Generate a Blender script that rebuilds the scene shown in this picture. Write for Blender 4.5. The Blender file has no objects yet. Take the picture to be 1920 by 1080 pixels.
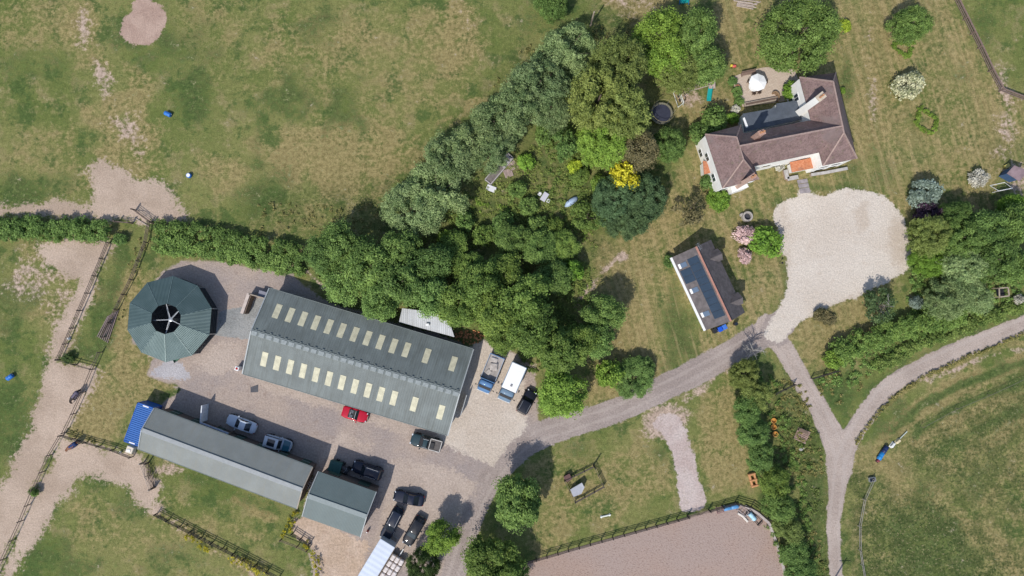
import bpy, math, random
import numpy as np
from mathutils import Vector, Matrix
R_ = math.radians
random.seed(7)
rng = np.random.default_rng(11)
scn = bpy.context.scene
C = scn.collection
# ------------------------------------------------------------------ camera, sky, sun, exposure
H = 100.0; TILT = R_(2.68)
cam = bpy.data.cameras.new('camera'); camo = bpy.data.objects.new('camera', cam); C.objects.link(camo)
cam.sensor_width = 36; cam.lens = 24; cam.clip_end = 3000
camo.location = (0, 0, H); camo.rotation_euler = (TILT, 0, 0); scn.camera = camo
SUN_EL = R_(51); SDX, SDY = .535, .845           # ground direction in which shadows fall
w = bpy.data.worlds.new('World'); scn.world = w; w.use_nodes = True
wt = w.node_tree; bg = wt.nodes['Background']
sky = wt.nodes.new('ShaderNodeTexSky'); sky.sky_type = 'NISHITA'; sky.sun_disc = False
sky.sun_elevation = SUN_EL; sky.sun_rotation = math.atan2(-SDX, -SDY)
wt.links.new(sky.outputs[0], bg.inputs[0]); bg.inputs[1].default_value = .15
sl = bpy.data.lights.new('sun', 'SUN'); sl.energy = 3.65; sl.angle = R_(.55); sl.color = (1, .955, .88)
so = bpy.data.objects.new('sun', sl); C.objects.link(so)
d = Vector((SDX*math.cos(SUN_EL), SDY*math.cos(SUN_EL), -math.sin(SUN_EL)))
so.rotation_euler = d.to_track_quat('-Z', 'Y').to_euler(); so.location = (0, 0, 200)
scn.view_settings.view_transform = 'Standard'; scn.view_settings.look = 'None'
scn.view_settings.exposure = 0.06; scn.view_settings.gamma = 1.0
scn.cycles.max_bounces = 6; scn.cycles.transparent_max_bounces = 8

def P(px, py, z=0.0):                              # survey of the photograph: pixel + height above ground -> place in metres
    dx = (px-960)/1280; dy = (540-py)/1280
    y = dy*math.cos(TILT)+math.sin(TILT); zz = dy*math.sin(TILT)-math.cos(TILT)
    s = (H-z)/(-zz)
    return Vector((dx*s, y*s, z))
def PX(pts): return [(P(a, b).x, P(a, b).y) for a, b in pts]
M_ = 1/12.8

# ------------------------------------------------------------------ naming helpers
def tag(o, label=None, cat=None, group=None, kind=None):
    if label: o['label'] = label
    if cat: o['category'] = cat
    if group: o['group'] = group
    if kind: o['kind'] = kind
    return o
def thing(name, label, cat, loc=(0, 0, 0), rz=0.0, group=None):
    o = bpy.data.objects.new(name, None); C.objects.link(o); o.empty_display_size = .3
    o.location = loc; o.rotation_euler = (0, 0, rz)
    return tag(o, label, cat, group)
def meshobj(name, me, parent=None):
    o = bpy.data.objects.new(name, me); C.objects.link(o)
    if parent is not None: o.parent = parent
    return o

# ------------------------------------------------------------------ mesh builder
class MB:
    def __init__(s): s.v = []; s.f = []; s.m = []; s.mi = 0
    def add(s, vs, fs):
        b = len(s.v); s.v += [tuple(v) for v in vs]; s.f += [tuple(i+b for i in f) for f in fs]; s.m += [s.mi]*len(fs); return s
    def box(s, c, size, rz=0.0, taper=1.0):
        x, y, z = size[0]/2, size[1]/2, size[2]/2; co, si = math.cos(rz), math.sin(rz); vs = []
        for sz in (-1, 1):
            t = taper if sz > 0 else 1
            for sx, sy in ((-1, -1), (1, -1), (1, 1), (-1, 1)):
                a, b = sx*x*t, sy*y*t
                vs.append((c[0]+a*co-b*si, c[1]+a*si+b*co, c[2]+sz*z))
        return s.add(vs, [(0, 3, 2, 1), (4, 5, 6, 7), (0, 1, 5, 4), (1, 2, 6, 5), (2, 3, 7, 6), (3, 0, 4, 7)])
    def rbox(s, c, size, r=.05, rz=0.0):                # box with chamfered upright edges and top
        x, y = size[0]/2, size[1]/2; co, si = math.cos(rz), math.sin(rz); vs = []; fs = []
        for (z, k) in ((-size[2]/2, 0), (size[2]/2-r, 0), (size[2]/2, r)):
            for a, b in ((-x+k+r, -y+k), (x-k-r, -y+k), (x-k, -y+k+r), (x-k, y-k-r), (x-k-r, y-k), (-x+k+r, y-k), (-x+k, y-k-r), (-x+k, -y+k+r)):
                vs.append((c[0]+a*co-b*si, c[1]+a*si+b*co, c[2]+z))
        for l in range(2):
            for i in range(8):
                j = (i+1) % 8; fs.append((l*8+i, l*8+j, l*8+8+j, l*8+8+i))
        fs.append(tuple(range(16, 24))); fs.append(tuple(range(7, -1, -1)))
        return s.add(vs, fs)
    def bar(s, a, b, w, h=None, roll=None):             # rectangular bar between two points
        a = Vector(a); b = Vector(b); d = (b-a).normalized(); h = h or w
        u = d.cross(Vector((0, 0, 1)))
        if u.length < 1e-4: u = Vector((1, 0, 0))
        u.normalize(); v = u.cross(d)
        vs = []
        for p in (a, b):
            for su, sv in ((-1, -1), (1, -1), (1, 1), (-1, 1)): vs.append(p+u*su*w/2+v*sv*h/2)
        return s.add(vs, [(0, 1, 2, 3), (7, 6, 5, 4), (0, 4, 5, 1), (1, 5, 6, 2), (2, 6, 7, 3), (3, 7, 4, 0)])
    def tube(s, pts, rad, n=8, cap=True):
        pts = [Vector(p) for p in pts]; rad = rad if isinstance(rad, (list, tuple)) else [rad]*len(pts)
        vs = []; fs = []
        for i, p in enumerate(pts):
            d = (pts[min(i+1, len(pts)-1)]-pts[max(i-1, 0)]).normalized()
            u = d.cross(Vector((0, 0, 1)))
            if u.length < 1e-3: u = Vector((1, 0, 0))
            u.normalize(); v = d.cross(u)
            for k in range(n):
                a = 2*math.pi*k/n; vs.append(p+(u*math.cos(a)+v*math.sin(a))*rad[i])
        for i in range(len(pts)-1):
            for k in range(n):
                j = (k+1) % n; fs.append((i*n+k, i*n+j, i*n+n+j, i*n+n+k))
        if cap: fs.append(tuple(range(n-1, -1, -1))); fs.append(tuple((len(pts)-1)*n+k for k in range(n)))
        return s.add(vs, fs)
    def lathe(s, prof, c=(0, 0, 0), n=16, axis='z'):
        vs = []; fs = []
        for r, z in prof:
            for k in range(n):
                a = 2*math.pi*k/n
                q = (r*math.cos(a), r*math.sin(a), z)
                if axis == 'y': q = (q[0], q[2], q[1])
                if axis == 'x': q = (q[2], q[0], q[1])
                vs.append((c[0]+q[0], c[1]+q[1], c[2]+q[2]))
        for i in range(len(prof)-1):
            for k in range(n):
                j = (k+1) % n; fs.append((i*n+k, i*n+j, i*n+n+j, i*n+n+k))
        fs.append(tuple(range(n-1, -1, -1))); fs.append(tuple((len(prof)-1)*n+k for k in range(n)))
        return s.add(vs, fs)
    def slab(s, pts, th):                               # polygon (any plane, seen from above) with thickness downward
        n = len(pts); vs = [tuple(p) for p in pts]+[(p[0], p[1], p[2]-th) for p in pts]
        ar = sum(pts[i][0]*pts[(i+1) % n][1]-pts[(i+1) % n][0]*pts[i][1] for i in range(n))
        idx = list(range(n)) if ar > 0 else list(range(n-1, -1, -1))
        fs = [tuple(idx), tuple(i+n for i in reversed(idx))]
        for k in range(n):
            a, b = idx[k], idx[(k+1) % n]; fs.append((a, a+n, b+n, b))
        return s.add(vs, fs)
    def prism(s, xy, z0, z1): return s.slab([(a, b, z1) for a, b in xy], z1-z0)
    def build(s, name, mat, parent=None, smooth=False, world=False):
        me = bpy.data.meshes.new(name)
        v = s.v
        if world and parent is not None:
            l = parent.location; v = [(a-l[0], b-l[1], c-l[2]) for a, b, c in v]
        me.from_pydata(v, [], s.f)
        mats = mat if isinstance(mat, (list, tuple)) else [mat]
        for m in mats: me.materials.append(m)
        if len(mats) > 1: me.polygons.foreach_set('material_index', s.m)
        if smooth: me.polygons.foreach_set('use_smooth', [True]*len(s.f))
        me.update()
        return meshobj(name, me, parent)
def child(o, me_src):                                    # copy a part, sharing its mesh
    c = me_src.copy(); C.objects.link(c); c.parent = o; return c

# ------------------------------------------------------------------ materials
class NT:
    def __init__(s, name):
        s.mat = bpy.data.materials.new(name); s.mat.use_nodes = True; s.t = s.mat.node_tree
        s.b = s.t.nodes['Principled BSDF']; s.b.inputs['Specular IOR Level'].default_value = .3
    def n(s, typ, **k):
        x = s.t.nodes.new(typ)
        for a, v in k.items(): setattr(x, a, v)
        return x
    def put(s, sock, v):
        if hasattr(v, 'is_output'): s.t.links.new(v, sock)
        elif isinstance(v, (tuple, list)) and sock.type == 'RGBA' and len(v) == 3: sock.default_value = (*v, 1)
        else: sock.default_value = v
    def mix(s, f, a, b, blend='MIX'):
        x = s.n('ShaderNodeMix', data_type='RGBA', blend_type=blend); s.put(x.inputs[0], f); s.put(x.inputs[6], a); s.put(x.inputs[7], b); return x.outputs[2]
    def math(s, op, a, b=0.0, clamp=False):
        x = s.n('ShaderNodeMath', operation=op, use_clamp=clamp); s.put(x.inputs[0], a); s.put(x.inputs[1], b); return x.outputs[0]
    def pos(s): return s.n('ShaderNodeNewGeometry').outputs['Position']
    def obj(s): return s.n('ShaderNodeTexCoord').outputs['Object']
    def noise(s, vec, scale, detail=3, rough=.55, dist=0.0):
        x = s.n('ShaderNodeTexNoise'); s.put(x.inputs['Vector'], vec); x.inputs['Scale'].default_value = scale
        x.inputs['Detail'].default_value = detail; x.inputs['Roughness'].default_value = rough; x.inputs['Distortion'].default_value = dist
        return x.outputs['Fac']
    def step(s, v, lo, hi, a=0.0, b=1.0):
        x = s.n('ShaderNodeMapRange', interpolation_type='SMOOTHSTEP'); s.put(x.inputs[0], v)
        for i, q in enumerate((lo, hi, a, b)): x.inputs[i+1].default_value = q
        return x.outputs[0]
    def attr(s, name): return s.n('ShaderNodeAttribute', attribute_name=name).outputs['Fac']
    def scalevec(s, vec, sc, rot=(0, 0, 0)):
        if any(rot):
            r = s.n('ShaderNodeMapping'); s.put(r.inputs['Vector'], vec); r.inputs['Rotation'].default_value = rot; vec = r.outputs[0]
        x = s.n('ShaderNodeMapping'); s.put(x.inputs['Vector'], vec); x.inputs['Scale'].default_value = sc; return x.outputs[0]
    def bump(s, h, strength=.4, dist=.05):
        x = s.n('ShaderNodeBump'); s.put(x.inputs['Height'], h); x.inputs['Strength'].default_value = strength; x.inputs['Distance'].default_value = dist
        s.t.links.new(x.outputs[0], s.b.inputs['Normal'])
    def out(s, col, rough=.9, spec=None, metal=0.0):
        s.put(s.b.inputs['Base Color'], col); s.put(s.b.inputs['Roughness'], rough); s.b.inputs['Metallic'].default_value = metal
        if spec is not None: s.b.inputs['Specular IOR Level'].default_value = spec
        return s.mat
_cache = {}
def mat(name, col, rough=.7, var=.18, scale=3.0, metal=0.0, spec=.3, coat=0.0):
    if name in _cache: return _cache[name]
    n = NT(name); o = n.obj()
    a = n.noise(o, scale, 4); b = n.noise(o, scale*9, 2)
    k = n.math('MULTIPLY_ADD', n.math('ADD', a, n.math('MULTIPLY', b, .6)), 1.0); k.node.inputs[2].default_value = -.3
    c = n.mix(n.step(k, .2, .8), tuple(x*(1-var) for x in col), tuple(min(1, x*(1+var)) for x in col))
    n.out(c, rough, spec, metal)
    if coat: n.b.inputs['Coat Weight'].default_value = coat; n.b.inputs['Coat Roughness'].default_value = .03
    _cache[name] = n.mat; return n.mat
def paint(name, col, rough=.5, metal=0.0): return mat(name, col, rough, .07, 2.0, metal, .1, .6)
def rib_mat(name, col, pitch, axis='x', rough=.55, var=.15, dirt=(.1, .11, .09), dirt_amt=.35, bump=.5, metal=0.0, spec=.3, sheet=0.0):
    # profiled metal or fibre-cement sheet: ribs run across the local axis, with streaks down the slope
    n = NT(name); o = n.obj()
    sx = n.n('ShaderNodeSeparateXYZ'); n.t.links.new(o, sx.inputs[0])
    ax = sx.outputs['X' if axis == 'x' else 'Y']
    s1 = n.math('SINE', n.math('MULTIPLY', ax, 2*math.pi/pitch))
    sc = (2.2, .12, 1) if axis == 'x' else (.12, 2.2, 1)
    st = n.noise(n.scalevec(o, sc), 1.0, 4, .6)
    bl = n.noise(o, .35, 4, .6); fine = n.noise(o, 9, 2)
    c = n.mix(n.step(bl, .3, .7), tuple(x*(1-var) for x in col), tuple(x*(1+var) for x in col))
    c = n.mix(n.math('MULTIPLY', n.step(st, .45, .75), dirt_amt), c, dirt)
    c = n.mix(n.math('MULTIPLY', n.step(fine, .5, .8), .2), c, tuple(min(1, x*1.5) for x in col))
    if sheet:
        fr = n.math('FRACT', n.math('DIVIDE', ax, sheet)); c = n.mix(n.math('MULTIPLY', n.math('LESS_THAN', fr, .06), .35), c, dirt)
    n.bump(s1, bump, pitch*.12)
    return n.out(c, rough, spec, metal)

# ------------------------------------------------------------------ numpy noise and survey fields
_lat = np.random.default_rng(3).random((256, 256))
def vnoise(x, y, sc, seed=0):
    x = x*sc+seed*17.3; y = y*sc+seed*9.1
    xi = np.floor(x).astype(int); yi = np.floor(y).astype(int); fx = x-xi; fy = y-yi
    fx = fx*fx*(3-2*fx); fy = fy*fy*(3-2*fy)
    g = lambda a, b: _lat[a & 255, b & 255]
    return (g(xi, yi)*(1-fx)+g(xi+1, yi)*fx)*(1-fy)+(g(xi, yi+1)*(1-fx)+g(xi+1, yi+1)*fx)*fy
def fbm(x, y, sc, seed=0, o=4):
    t = 0; a = .5; tot = 0
    for i in range(o): t = t+a*vnoise(x, y, sc*2**i, seed+i*5); tot += a; a *= .5
    return t/tot
def sdf_poly(x, y, poly):
    d = np.full(x.shape, 1e9); ins = np.zeros(x.shape, bool); n = len(poly)
    for i in range(n):
        ax, ay = poly[i]; bx, by = poly[(i+1) % n]; ex, ey = bx-ax, by-ay
        t = np.clip(((x-ax)*ex+(y-ay)*ey)/(ex*ex+ey*ey+1e-9), 0, 1)
        d = np.minimum(d, (x-ax-t*ex)**2+(y-ay-t*ey)**2)
        c = ((ay > y) != (by > y))
        with np.errstate(divide='ignore', invalid='ignore'): ins ^= c & (x < ex*(y-ay)/(ey if ey else 1e-9)+ax)
    d = np.sqrt(d); return np.where(ins, -d, d)
def sdf_line(x, y, pts):                                  # pts: (x, y, width), metres
    d = np.full(x.shape, 1e9)
    for (ax, ay, wa), (bx, by, wb) in zip(pts[:-1], pts[1:]):
        ex, ey = bx-ax, by-ay; t = np.clip(((x-ax)*ex+(y-ay)*ey)/(ex*ex+ey*ey+1e-9), 0, 1)
        d = np.minimum(d, np.hypot(x-ax-t*ex, y-ay-t*ey)-(wa+(wb-wa)*t)/2)
    return d
def LN(pts): return [(P(a, b).x, P(a, b).y, c*M_) for a, b, c in pts]
def smooth_line(pts, k=6):                                # Catmull-Rom through surveyed points
    q = [pts[0]]+list(pts)+[pts[-1]]; out = []
    for i in range(1, len(q)-2):
        p0, p1, p2, p3 = [np.array(z, float) for z in q[i-1:i+3]]
        for j in range(k):
            t = j/k; out.append(tuple(.5*((2*p1)+(-p0+p2)*t+(2*p0-5*p1+4*p2-p3)*t*t+(-p0+3*p1-3*p2+p3)*t**3)))
    out.append(tuple(pts[-1])); return out
def smooth_poly(pts, k=4):
    n = len(pts); out = []
    for i in range(n):
        p0, p1, p2, p3 = [np.array(pts[(i+j) % n], float) for j in (-1, 0, 1, 2)]
        for j in range(k):
            t = j/k; out.append(tuple(.5*((2*p1)+(-p0+p2)*t+(2*p0-5*p1+4*p2-p3)*t*t+(-p0+3*p1-3*p2+p3)*t**3)))
    return out
def ss(v, a, b):
    t = np.clip((v-a)/(b-a), 0, 1); return t*t*(3-2*t)
# ------------------------------------------------------------------ what grows or lies where (surveyed outlines, photograph pixels)
def poly(p, soft, amt, nz=1.5, sc=.15): return ('p', PX(p), soft, amt, nz, sc)
def line(p, soft, amt, nz=.6, sc=.5): return ('l', LN(p), soft, amt, nz, sc)
def ell(cx, cy, rx, ry, soft, amt, nz=1.5, sc=.2):
    return poly([(cx+rx*math.cos(a*math.pi/8), cy+ry*math.sin(a*math.pi/8)) for a in range(16)], soft, amt, nz, sc)
GARDEN = [(1330, -60), (1785, -60), (1850, 130), (1940, 190), (1940, 300), (1860, 420), (1700, 430), (1700, 520), (1570, 620), (1480, 640), (1320, 700), (1180, 740), (1090, 740),
          (1090, 560), (1150, 470), (1230, 400), (1265, 340), (1285, 250), (1250, 210), (1330, 150), (1360, 60)]
YARD = [(345, 492), (400, 489), (470, 500), (540, 508), (600, 560), (890, 652), (910, 640), (950, 650), (1000, 685), (1008, 800), (990, 835), (940, 890), (905, 950), (872, 1020), (850, 1110), (590, 1110), (588, 1050), (560, 1000), (566, 960), (590, 890), (300, 765), (345, 730), (310, 716), (278, 702), (284, 678), (300, 664), (250, 640), (262, 560), (305, 512)]
ROADS = [smooth_line(q) for q in ([(838, 1120, 42), (862, 1040, 40), (893, 950, 40), (932, 885, 44), (990, 827, 50), (1075, 796, 44), (1160, 768, 44), (1240, 730, 46), (1310, 695, 46), (1370, 662, 46), (1425, 630, 50), (1465, 606, 50)],
  [(1440, 612, 46), (1475, 662, 36), (1500, 706, 35), (1530, 755, 34), (1558, 812, 42), (1575, 858, 50), (1570, 920, 31), (1563, 1000, 23), (1572, 1120, 23)], [(1574, 870, 38), (1594, 825, 34), (1624, 778, 34), (1660, 732, 33), (1720, 693, 32), (1800, 656, 32), (1870, 628, 31), (1960, 590, 31)])]
def OFFS(q, x, y, k):
    i = min(range(len(q)), key=lambda j: (q[j][0]-x)**2+(q[j][1]-y)**2); a, b = q[max(i-1, 0)], q[min(i+1, len(q)-1)]; l = math.hypot(b[0]-a[0], b[1]-a[1]) or 1
    return -(b[1]-a[1])/l*k, (b[0]-a[0])/l*k
FIELDS = {
 'dry': [poly([(-50, -50), (1000, -50), (900, 220), (740, 400), (560, 430), (-50, 370)], 4, .09, 3, .1), poly([(1600, 900), (1660, 800), (1800, 700), (1960, 650), (1960, 1100), (1600, 1100)], 2.9, .36, 3, .25), poly(GARDEN, 3, .5, 3, .1), poly([(1100, -40), (1330, -40), (1240, 30), (1200, 45), (1130, 15)], 1.5, 1.0), poly([(1350, 100), (1440, -30), (1360, -30), (1345, 40)], 2, .8),
   ell(1300, 195, 55, 25, 2, .75), ell(1175, 560, 45, 90, 4, .4), poly([(1610, -10), (1700, -10), (1650, 300), (1600, 300)], 3, .55), poly([(1800, 100), (1840, 140), (1900, 260), (1840, 290)], 3, .7),
   ell(650, 300, 150, 60, 6, .6, 4), ell(560, 300, 90, 50, 6, .5, 4), ell(230, 250, 60, 110, 5, .55, 4), ell(160, 70, 40, 70, 4, .45), ell(840, 70, 70, 90, 6, .45, 4), ell(860, 60, 25, 90, 4, .45), ell(640, 160, 180, 110, 9, .3, 5),
   ell(60, 40, 100, 45, 5, .35), ell(430, 330, 60, 40, 4, .45), ell(60, 300, 120, 60, 6, .3, 4), ell(390, 70, 60, 70, 6, .35), ell(600, 60, 130, 50, 6, .3), ell(700, 380, 60, 40, 4, .35),
   poly([(150, 700), (185, 690), (285, 690), (330, 720), (260, 760), (225, 830), (150, 825), (120, 810)], 2, .72, 2.5, .3), ell(175, 770, 55, 45, 3, .75, 2.5, .4), ell(240, 600, 35, 110, 2, .85, 1.5, .4), ell(60, 560, 110, 60, 5, .45, 4),
   ell(240, 1010, 130, 70, 8, .35, 4), ell(430, 990, 70, 40, 5, .3), poly([(1010, 860), (1210, 790), (1270, 900), (1270, 950), (1010, 1030), (990, 1000)], 3, .45, 2.5), poly([(1310, 745), (1370, 700), (1390, 770), (1425, 930), (1340, 930), (1310, 850)], 2, .75, 2),
   ell(1120, 760, 60, 40, 2, .6), poly([(1480, 620), (1560, 580), (1680, 530), (1640, 610), (1550, 680), (1510, 690)], 2, .75, 2),
   line([(1600, 850, 20), (1640, 875, 24), (1720, 920, 26), (1800, 985, 30), (1930, 1070, 40)], 2, .6), line([(1640, 875, 14), (1690, 850, 26), (1740, 820, 20), (1800, 790, 20)], 2, .5),
   line([(1920, 690, 8), (1880, 700, 8), (1840, 722, 8), (1790, 742, 9), (1740, 772, 8), (1690, 810, 7)], .6, .85, .5), line([(1920, 640, 14), (1880, 652, 14), (1800, 680, 12), (1740, 705, 16), (1690, 735, 16), (1660, 770, 10)], .8, .7),
   line([(1925, 668, 12), (1860, 690, 12), (1790, 716, 14), (1720, 752, 14), (1670, 800, 14), (1645, 840, 12)], .7, 0.93, .8), line([(1925, 735, 9), (1850, 760, 8), (1780, 790, 9), (1720, 830, 9)], .7, 0.85, .8), line([(1925, 790, 16), (1850, 830, 16), (1790, 880, 18)], 1.2, 0.68, 1), line([(1925, 860, 10), (1880, 900, 12), (1840, 960, 12)], 1.0, 0.59, 1), line([(770, 265, 4), (820, 232, 5), (875, 205, 5)], .5, .7), line([(740, 300, 4), (800, 262, 3)], .5, .35), line([(840, 240, 4), (945, 165, 4)], .5, .5), ell(560, 410, 100, 22, 2, .45, 2.5, .5), ell(890, 195, 20, 14, 1, .6, 1, .6), line([(135, 958, 6), (160, 932, 6)], .4, .5),
   line([(290, 955, 10), (330, 985, 16), (400, 1030, 16), (480, 1080, 20)], 1, .65, .8), ell(945, 390, 18, 12, 1, .6), ell(1032, 345, 16, 14, 1, .7), ell(1050, 385, 9, 35, 1, .7), ell(1075, 330, 18, 12, 1, .5), ell(990, 400, 26, 10, 1, .6),
   line([(1180, 490, 50), (1150, 560, 50), (1190, 640, 60), (1230, 700, 40)], 2, .3), line([(1095, 440, 14), (1130, 462, 14), (1160, 480, 16)], 1, .6), line([(1270, 340, 30), (1258, 400, 28), (1210, 450, 30), (1150, 500, 30)], 2, .55),
   line([(440, 935, 8), (480, 960, 12), (520, 972, 8)], .5, .8), line([(430, 990, 5), (480, 1010, 8)], .5, .6), line([(1030, 940, 6), (1110, 920, 6), (1270, 910, 8)], .8, .5), ell(1850, 780, 60, 40, 6, .35, 4), ell(1700, 950, 40, 40, 4, .3)],
 'soil': [ell(540, 506, 24, 6, .8, .9), line([(545, 498, 14), (575, 510, 10), (605, 536, 8)], .6, .9), line([(1165, 478, 14), (1135, 505, 10), (1100, 545, 12), (1080, 570, 8)], .6, .75, .5), ell(1165, 480, 14, 9, .8, .7), ell(155, 55, 14, 44, 2, .55), ell(195, 150, 24, 30, 2, .6, 1.5, .5), ell(238, 235, 24, 26, 2, .6, 1.5, .5), ell(265, 285, 18, 20, 2, .55, 1.5, .5), ell(1180, 5, 50, 22, 2, .5, 1.5), ell(1885, 225, 22, 30, 2, .5, 1.5, .5), ell(1630, 90, 8, 60, 1, .4), ell(1640, 200, 6, 60, 1, .45),
   ell(1270, 160, 16, 8, 1, .4), ell(1300, 185, 25, 16, 1, .45), ell(115, 600, 22, 90, 3, .5, 1.5), ell(65, 520, 50, 50, 3, .45, 2), ell(300, 665, 35, 12, 1.5, .5), line([(297, 955, 10), (330, 985, 12), (400, 1030, 12), (480, 1080, 12)], .8, .4), ell(880, 60, 14, 70, 3, .25), line([(1920, 654, 10), (1850, 668, 8), (1760, 705, 10), (1720, 715, 10)], .5, .55, .5),
   ell(1880, 160, 14, 30, 2, .5), ell(1310, 20, 8, 6, .5, .3), ell(1255, 785, 40, 28, 2, .75, 1.5), ell(1230, 800, 20, 20, 2, .6), ell(1890, 300, 30, 20, 1, .3), ell(1905, 340, 20, 22, 1.5, .6), ell(280, 925, 26, 26, 2, .5, 1.5, .6), ell(330, 880, 30, 8, 1, .6), line([(1290, 752, 14), (1345, 700, 14), (1380, 690, 10)], .8, .55)],
 'lush': [line([(1925, 678, 9), (1860, 701, 9), (1790, 727, 9), (1720, 764, 9), (1675, 810, 9)], .6, 0.96, .6), line([(1925, 712, 9), (1850, 740, 9), (1780, 770, 9), (1715, 815, 9)], .6, 1, .6), line([(1925, 762, 14), (1850, 795, 14), (1780, 835, 14)], 1, 0.72, .8), ell(370, 185, 40, 45, 5, .55, 3), ell(330, 90, 90, 60, 8, .35, 4), ell(540, 180, 60, 45, 5, .6, 3), ell(600, 50, 55, 30, 4, .45, 3), ell(60, 120, 60, 40, 5, .35, 4), ell(45, 350, 50, 30, 4, .6), ell(120, 330, 40, 22, 3, .45), ell(500, 350, 60, 60, 5, .45, 4), ell(480, 290, 14, 40, 2, .4), ell(640, 215, 40, 50, 5, .5, 3), ell(230, 30, 14, 50, 2, .55, 1, .4), ell(240, 80, 45, 10, 1.5, .6, 1), ell(310, 50, 14, 50, 2, .4, 1), ell(20, 570, 40, 80, 6, .5, 3),
   poly([(218, 470), (270, 450), (205, 640), (185, 690), (130, 670)], 1.2, .62, 1.5), ell(30, 800, 60, 90, 6, .55, 3), ell(110, 1050, 80, 50, 4, .5, 3), ell(330, 1050, 60, 30, 4, .35), ell(250, 930, 30, 30, 3, .35), line([(350, 890, 16), (430, 920, 20), (540, 965, 16)], 1.5, .7), ell(1240, 820, 14, 40, 1.5, .5), ell(1085, 850, 30, 20, 2, .4), ell(1290, 650, 30, 60, 4, .5, 2), ell(1260, 570, 20, 60, 3, .45), line([(1440, 625, 12), (1478, 540, 12), (1470, 480, 10)], 1, .6), ell(1560, 352, 40, 10, .8, .75), ell(1465, 380, 22, 12, 1, .85),
   ell(1640, 330, 60, 40, 5, .35), ell(1800, 140, 20, 8, 2, .4), ell(1850, 40, 40, 30, 4, .5), ell(1590, 150, 8, 60, 1, .5), poly([(700, 420), (760, 390), (900, 300), (1000, 250), (1100, 250), (1100, 480), (950, 470), (820, 470)], 2, .08, 3, .4), ell(1750, 1000, 80, 80, 6, .5, 4), ell(1900, 700, 80, 60, 5, .4, 3), ell(1560, 730, 40, 40, 2, .65), ell(1530, 1000, 24, 120, 2, .55, 2, .5), ell(1850, 900, 60, 50, 5, .3, 4), ell(1660, 780, 40, 60, 4, .4), line([(1580, 760, 30), (1700, 690, 20), (1860, 620, 20), (1930, 590, 20)], 1, .5), ell(1050, 60, 60, 70, 4, .35, 3), poly([(1430, 720), (1500, 700), (1550, 880), (1550, 1080), (1480, 1080), (1440, 900)], 2, .2, 2, .4), ell(1130, 850, 12, 10, 1, .3)],
 'weed': [poly([(1600, 880), (1640, 900), (1760, 940), (1930, 1060), (1930, 1100), (1590, 1100), (1580, 960)], 3, 1.0, 2.5, .3), poly([(1690, 820), (1940, 690), (1940, 1000), (1800, 960), (1700, 900)], 4, .75, 3, .2), poly([(1440, 720), (1500, 700), (1548, 870), (1560, 1090), (1480, 1090), (1430, 900)], 1.5, .7, 1.5, .5), poly([(700, 420), (900, 300), (1000, 250), (1100, 250), (1110, 480), (950, 470), (820, 470)], 2, .45, 2, .4), poly([(480, 350), (760, 330), (740, 430), (480, 440)], 3, .5, 3, .3), line([(600, 430, 24), (720, 360, 30), (880, 230, 34), (1000, 90, 34)], 2, .5, 1.5), ell(1150, 50, 50, 40, 1.5, .6), ell(1130, 480, 40, 50, 2, .5), ell(1890, 290, 50, 30, 1.5, .5)],
 'mow': [poly(GARDEN, 2, 1, 1)],
 'ruts': [line([(x+dx, y+dy, 7) for x, y, w_ in q for dx, dy in [OFFS(q, x, y, k)]], .25, .75, .2, .5) for q in ROADS for k in (-9, 9)],
 'stain': [ell(1618, 408, 16, 30, 1.2, .8, 1, .5), ell(1680, 455, 22, 48, 1.5, .7, 1.2, .4), ell(1470, 400, 12, 26, 1.2, .7, 1, .5), ell(1475, 500, 10, 40, 1, .6, .8, .5), line([(1640, 540, 10), (1560, 575, 10), (1500, 602, 8)], .8, .7, .6), line([(1530, 420, 6), (1560, 400, 6), (1600, 395, 6)], .5, .35, .4), line([(1500, 560, 5), (1530, 490, 5), (1570, 450, 5), (1620, 440, 5)], .4, .3, .4), line([(1520, 565, 5), (1550, 500, 5), (1590, 465, 5), (1640, 460, 5)], .4, .3, .4)],
 'yardm': [poly(YARD, .8, 1, .7, .4)], 'roadm': [line(q, .35, 1, .3, .5) for q in ROADS],
}
def fields(x, y):
    out = {}
    for i, (k, L) in enumerate(FIELDS.items()):
        a = np.zeros(x.shape)
        for j, (typ, pts, soft, amt, nz, sc) in enumerate(L):
            if k in ('lush', 'dry') and typ == 'p' and soft >= 3 and j > 1: soft, nz, sc, amt = soft*.45, nz*1.4+1.2, .26, min(1, amt*1.1)
            xs = [p[0] for p in pts]; ys = [p[1] for p in pts]; m = soft+nz+3
            sel = (x > min(xs)-m) & (x < max(xs)+m) & (y > min(ys)-m) & (y < max(ys)+m)
            if not sel.any(): continue
            X, Y = x[sel], y[sel]
            dd = (sdf_poly if typ == 'p' else sdf_line)(X, Y, pts)+(fbm(X, Y, sc, i*7+j, 4)-.5)*2*nz
            v = (1-ss(dd, -soft, soft))*amt; a[sel] = a[sel]+v-a[sel]*v
        out[k] = a
    return out

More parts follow.
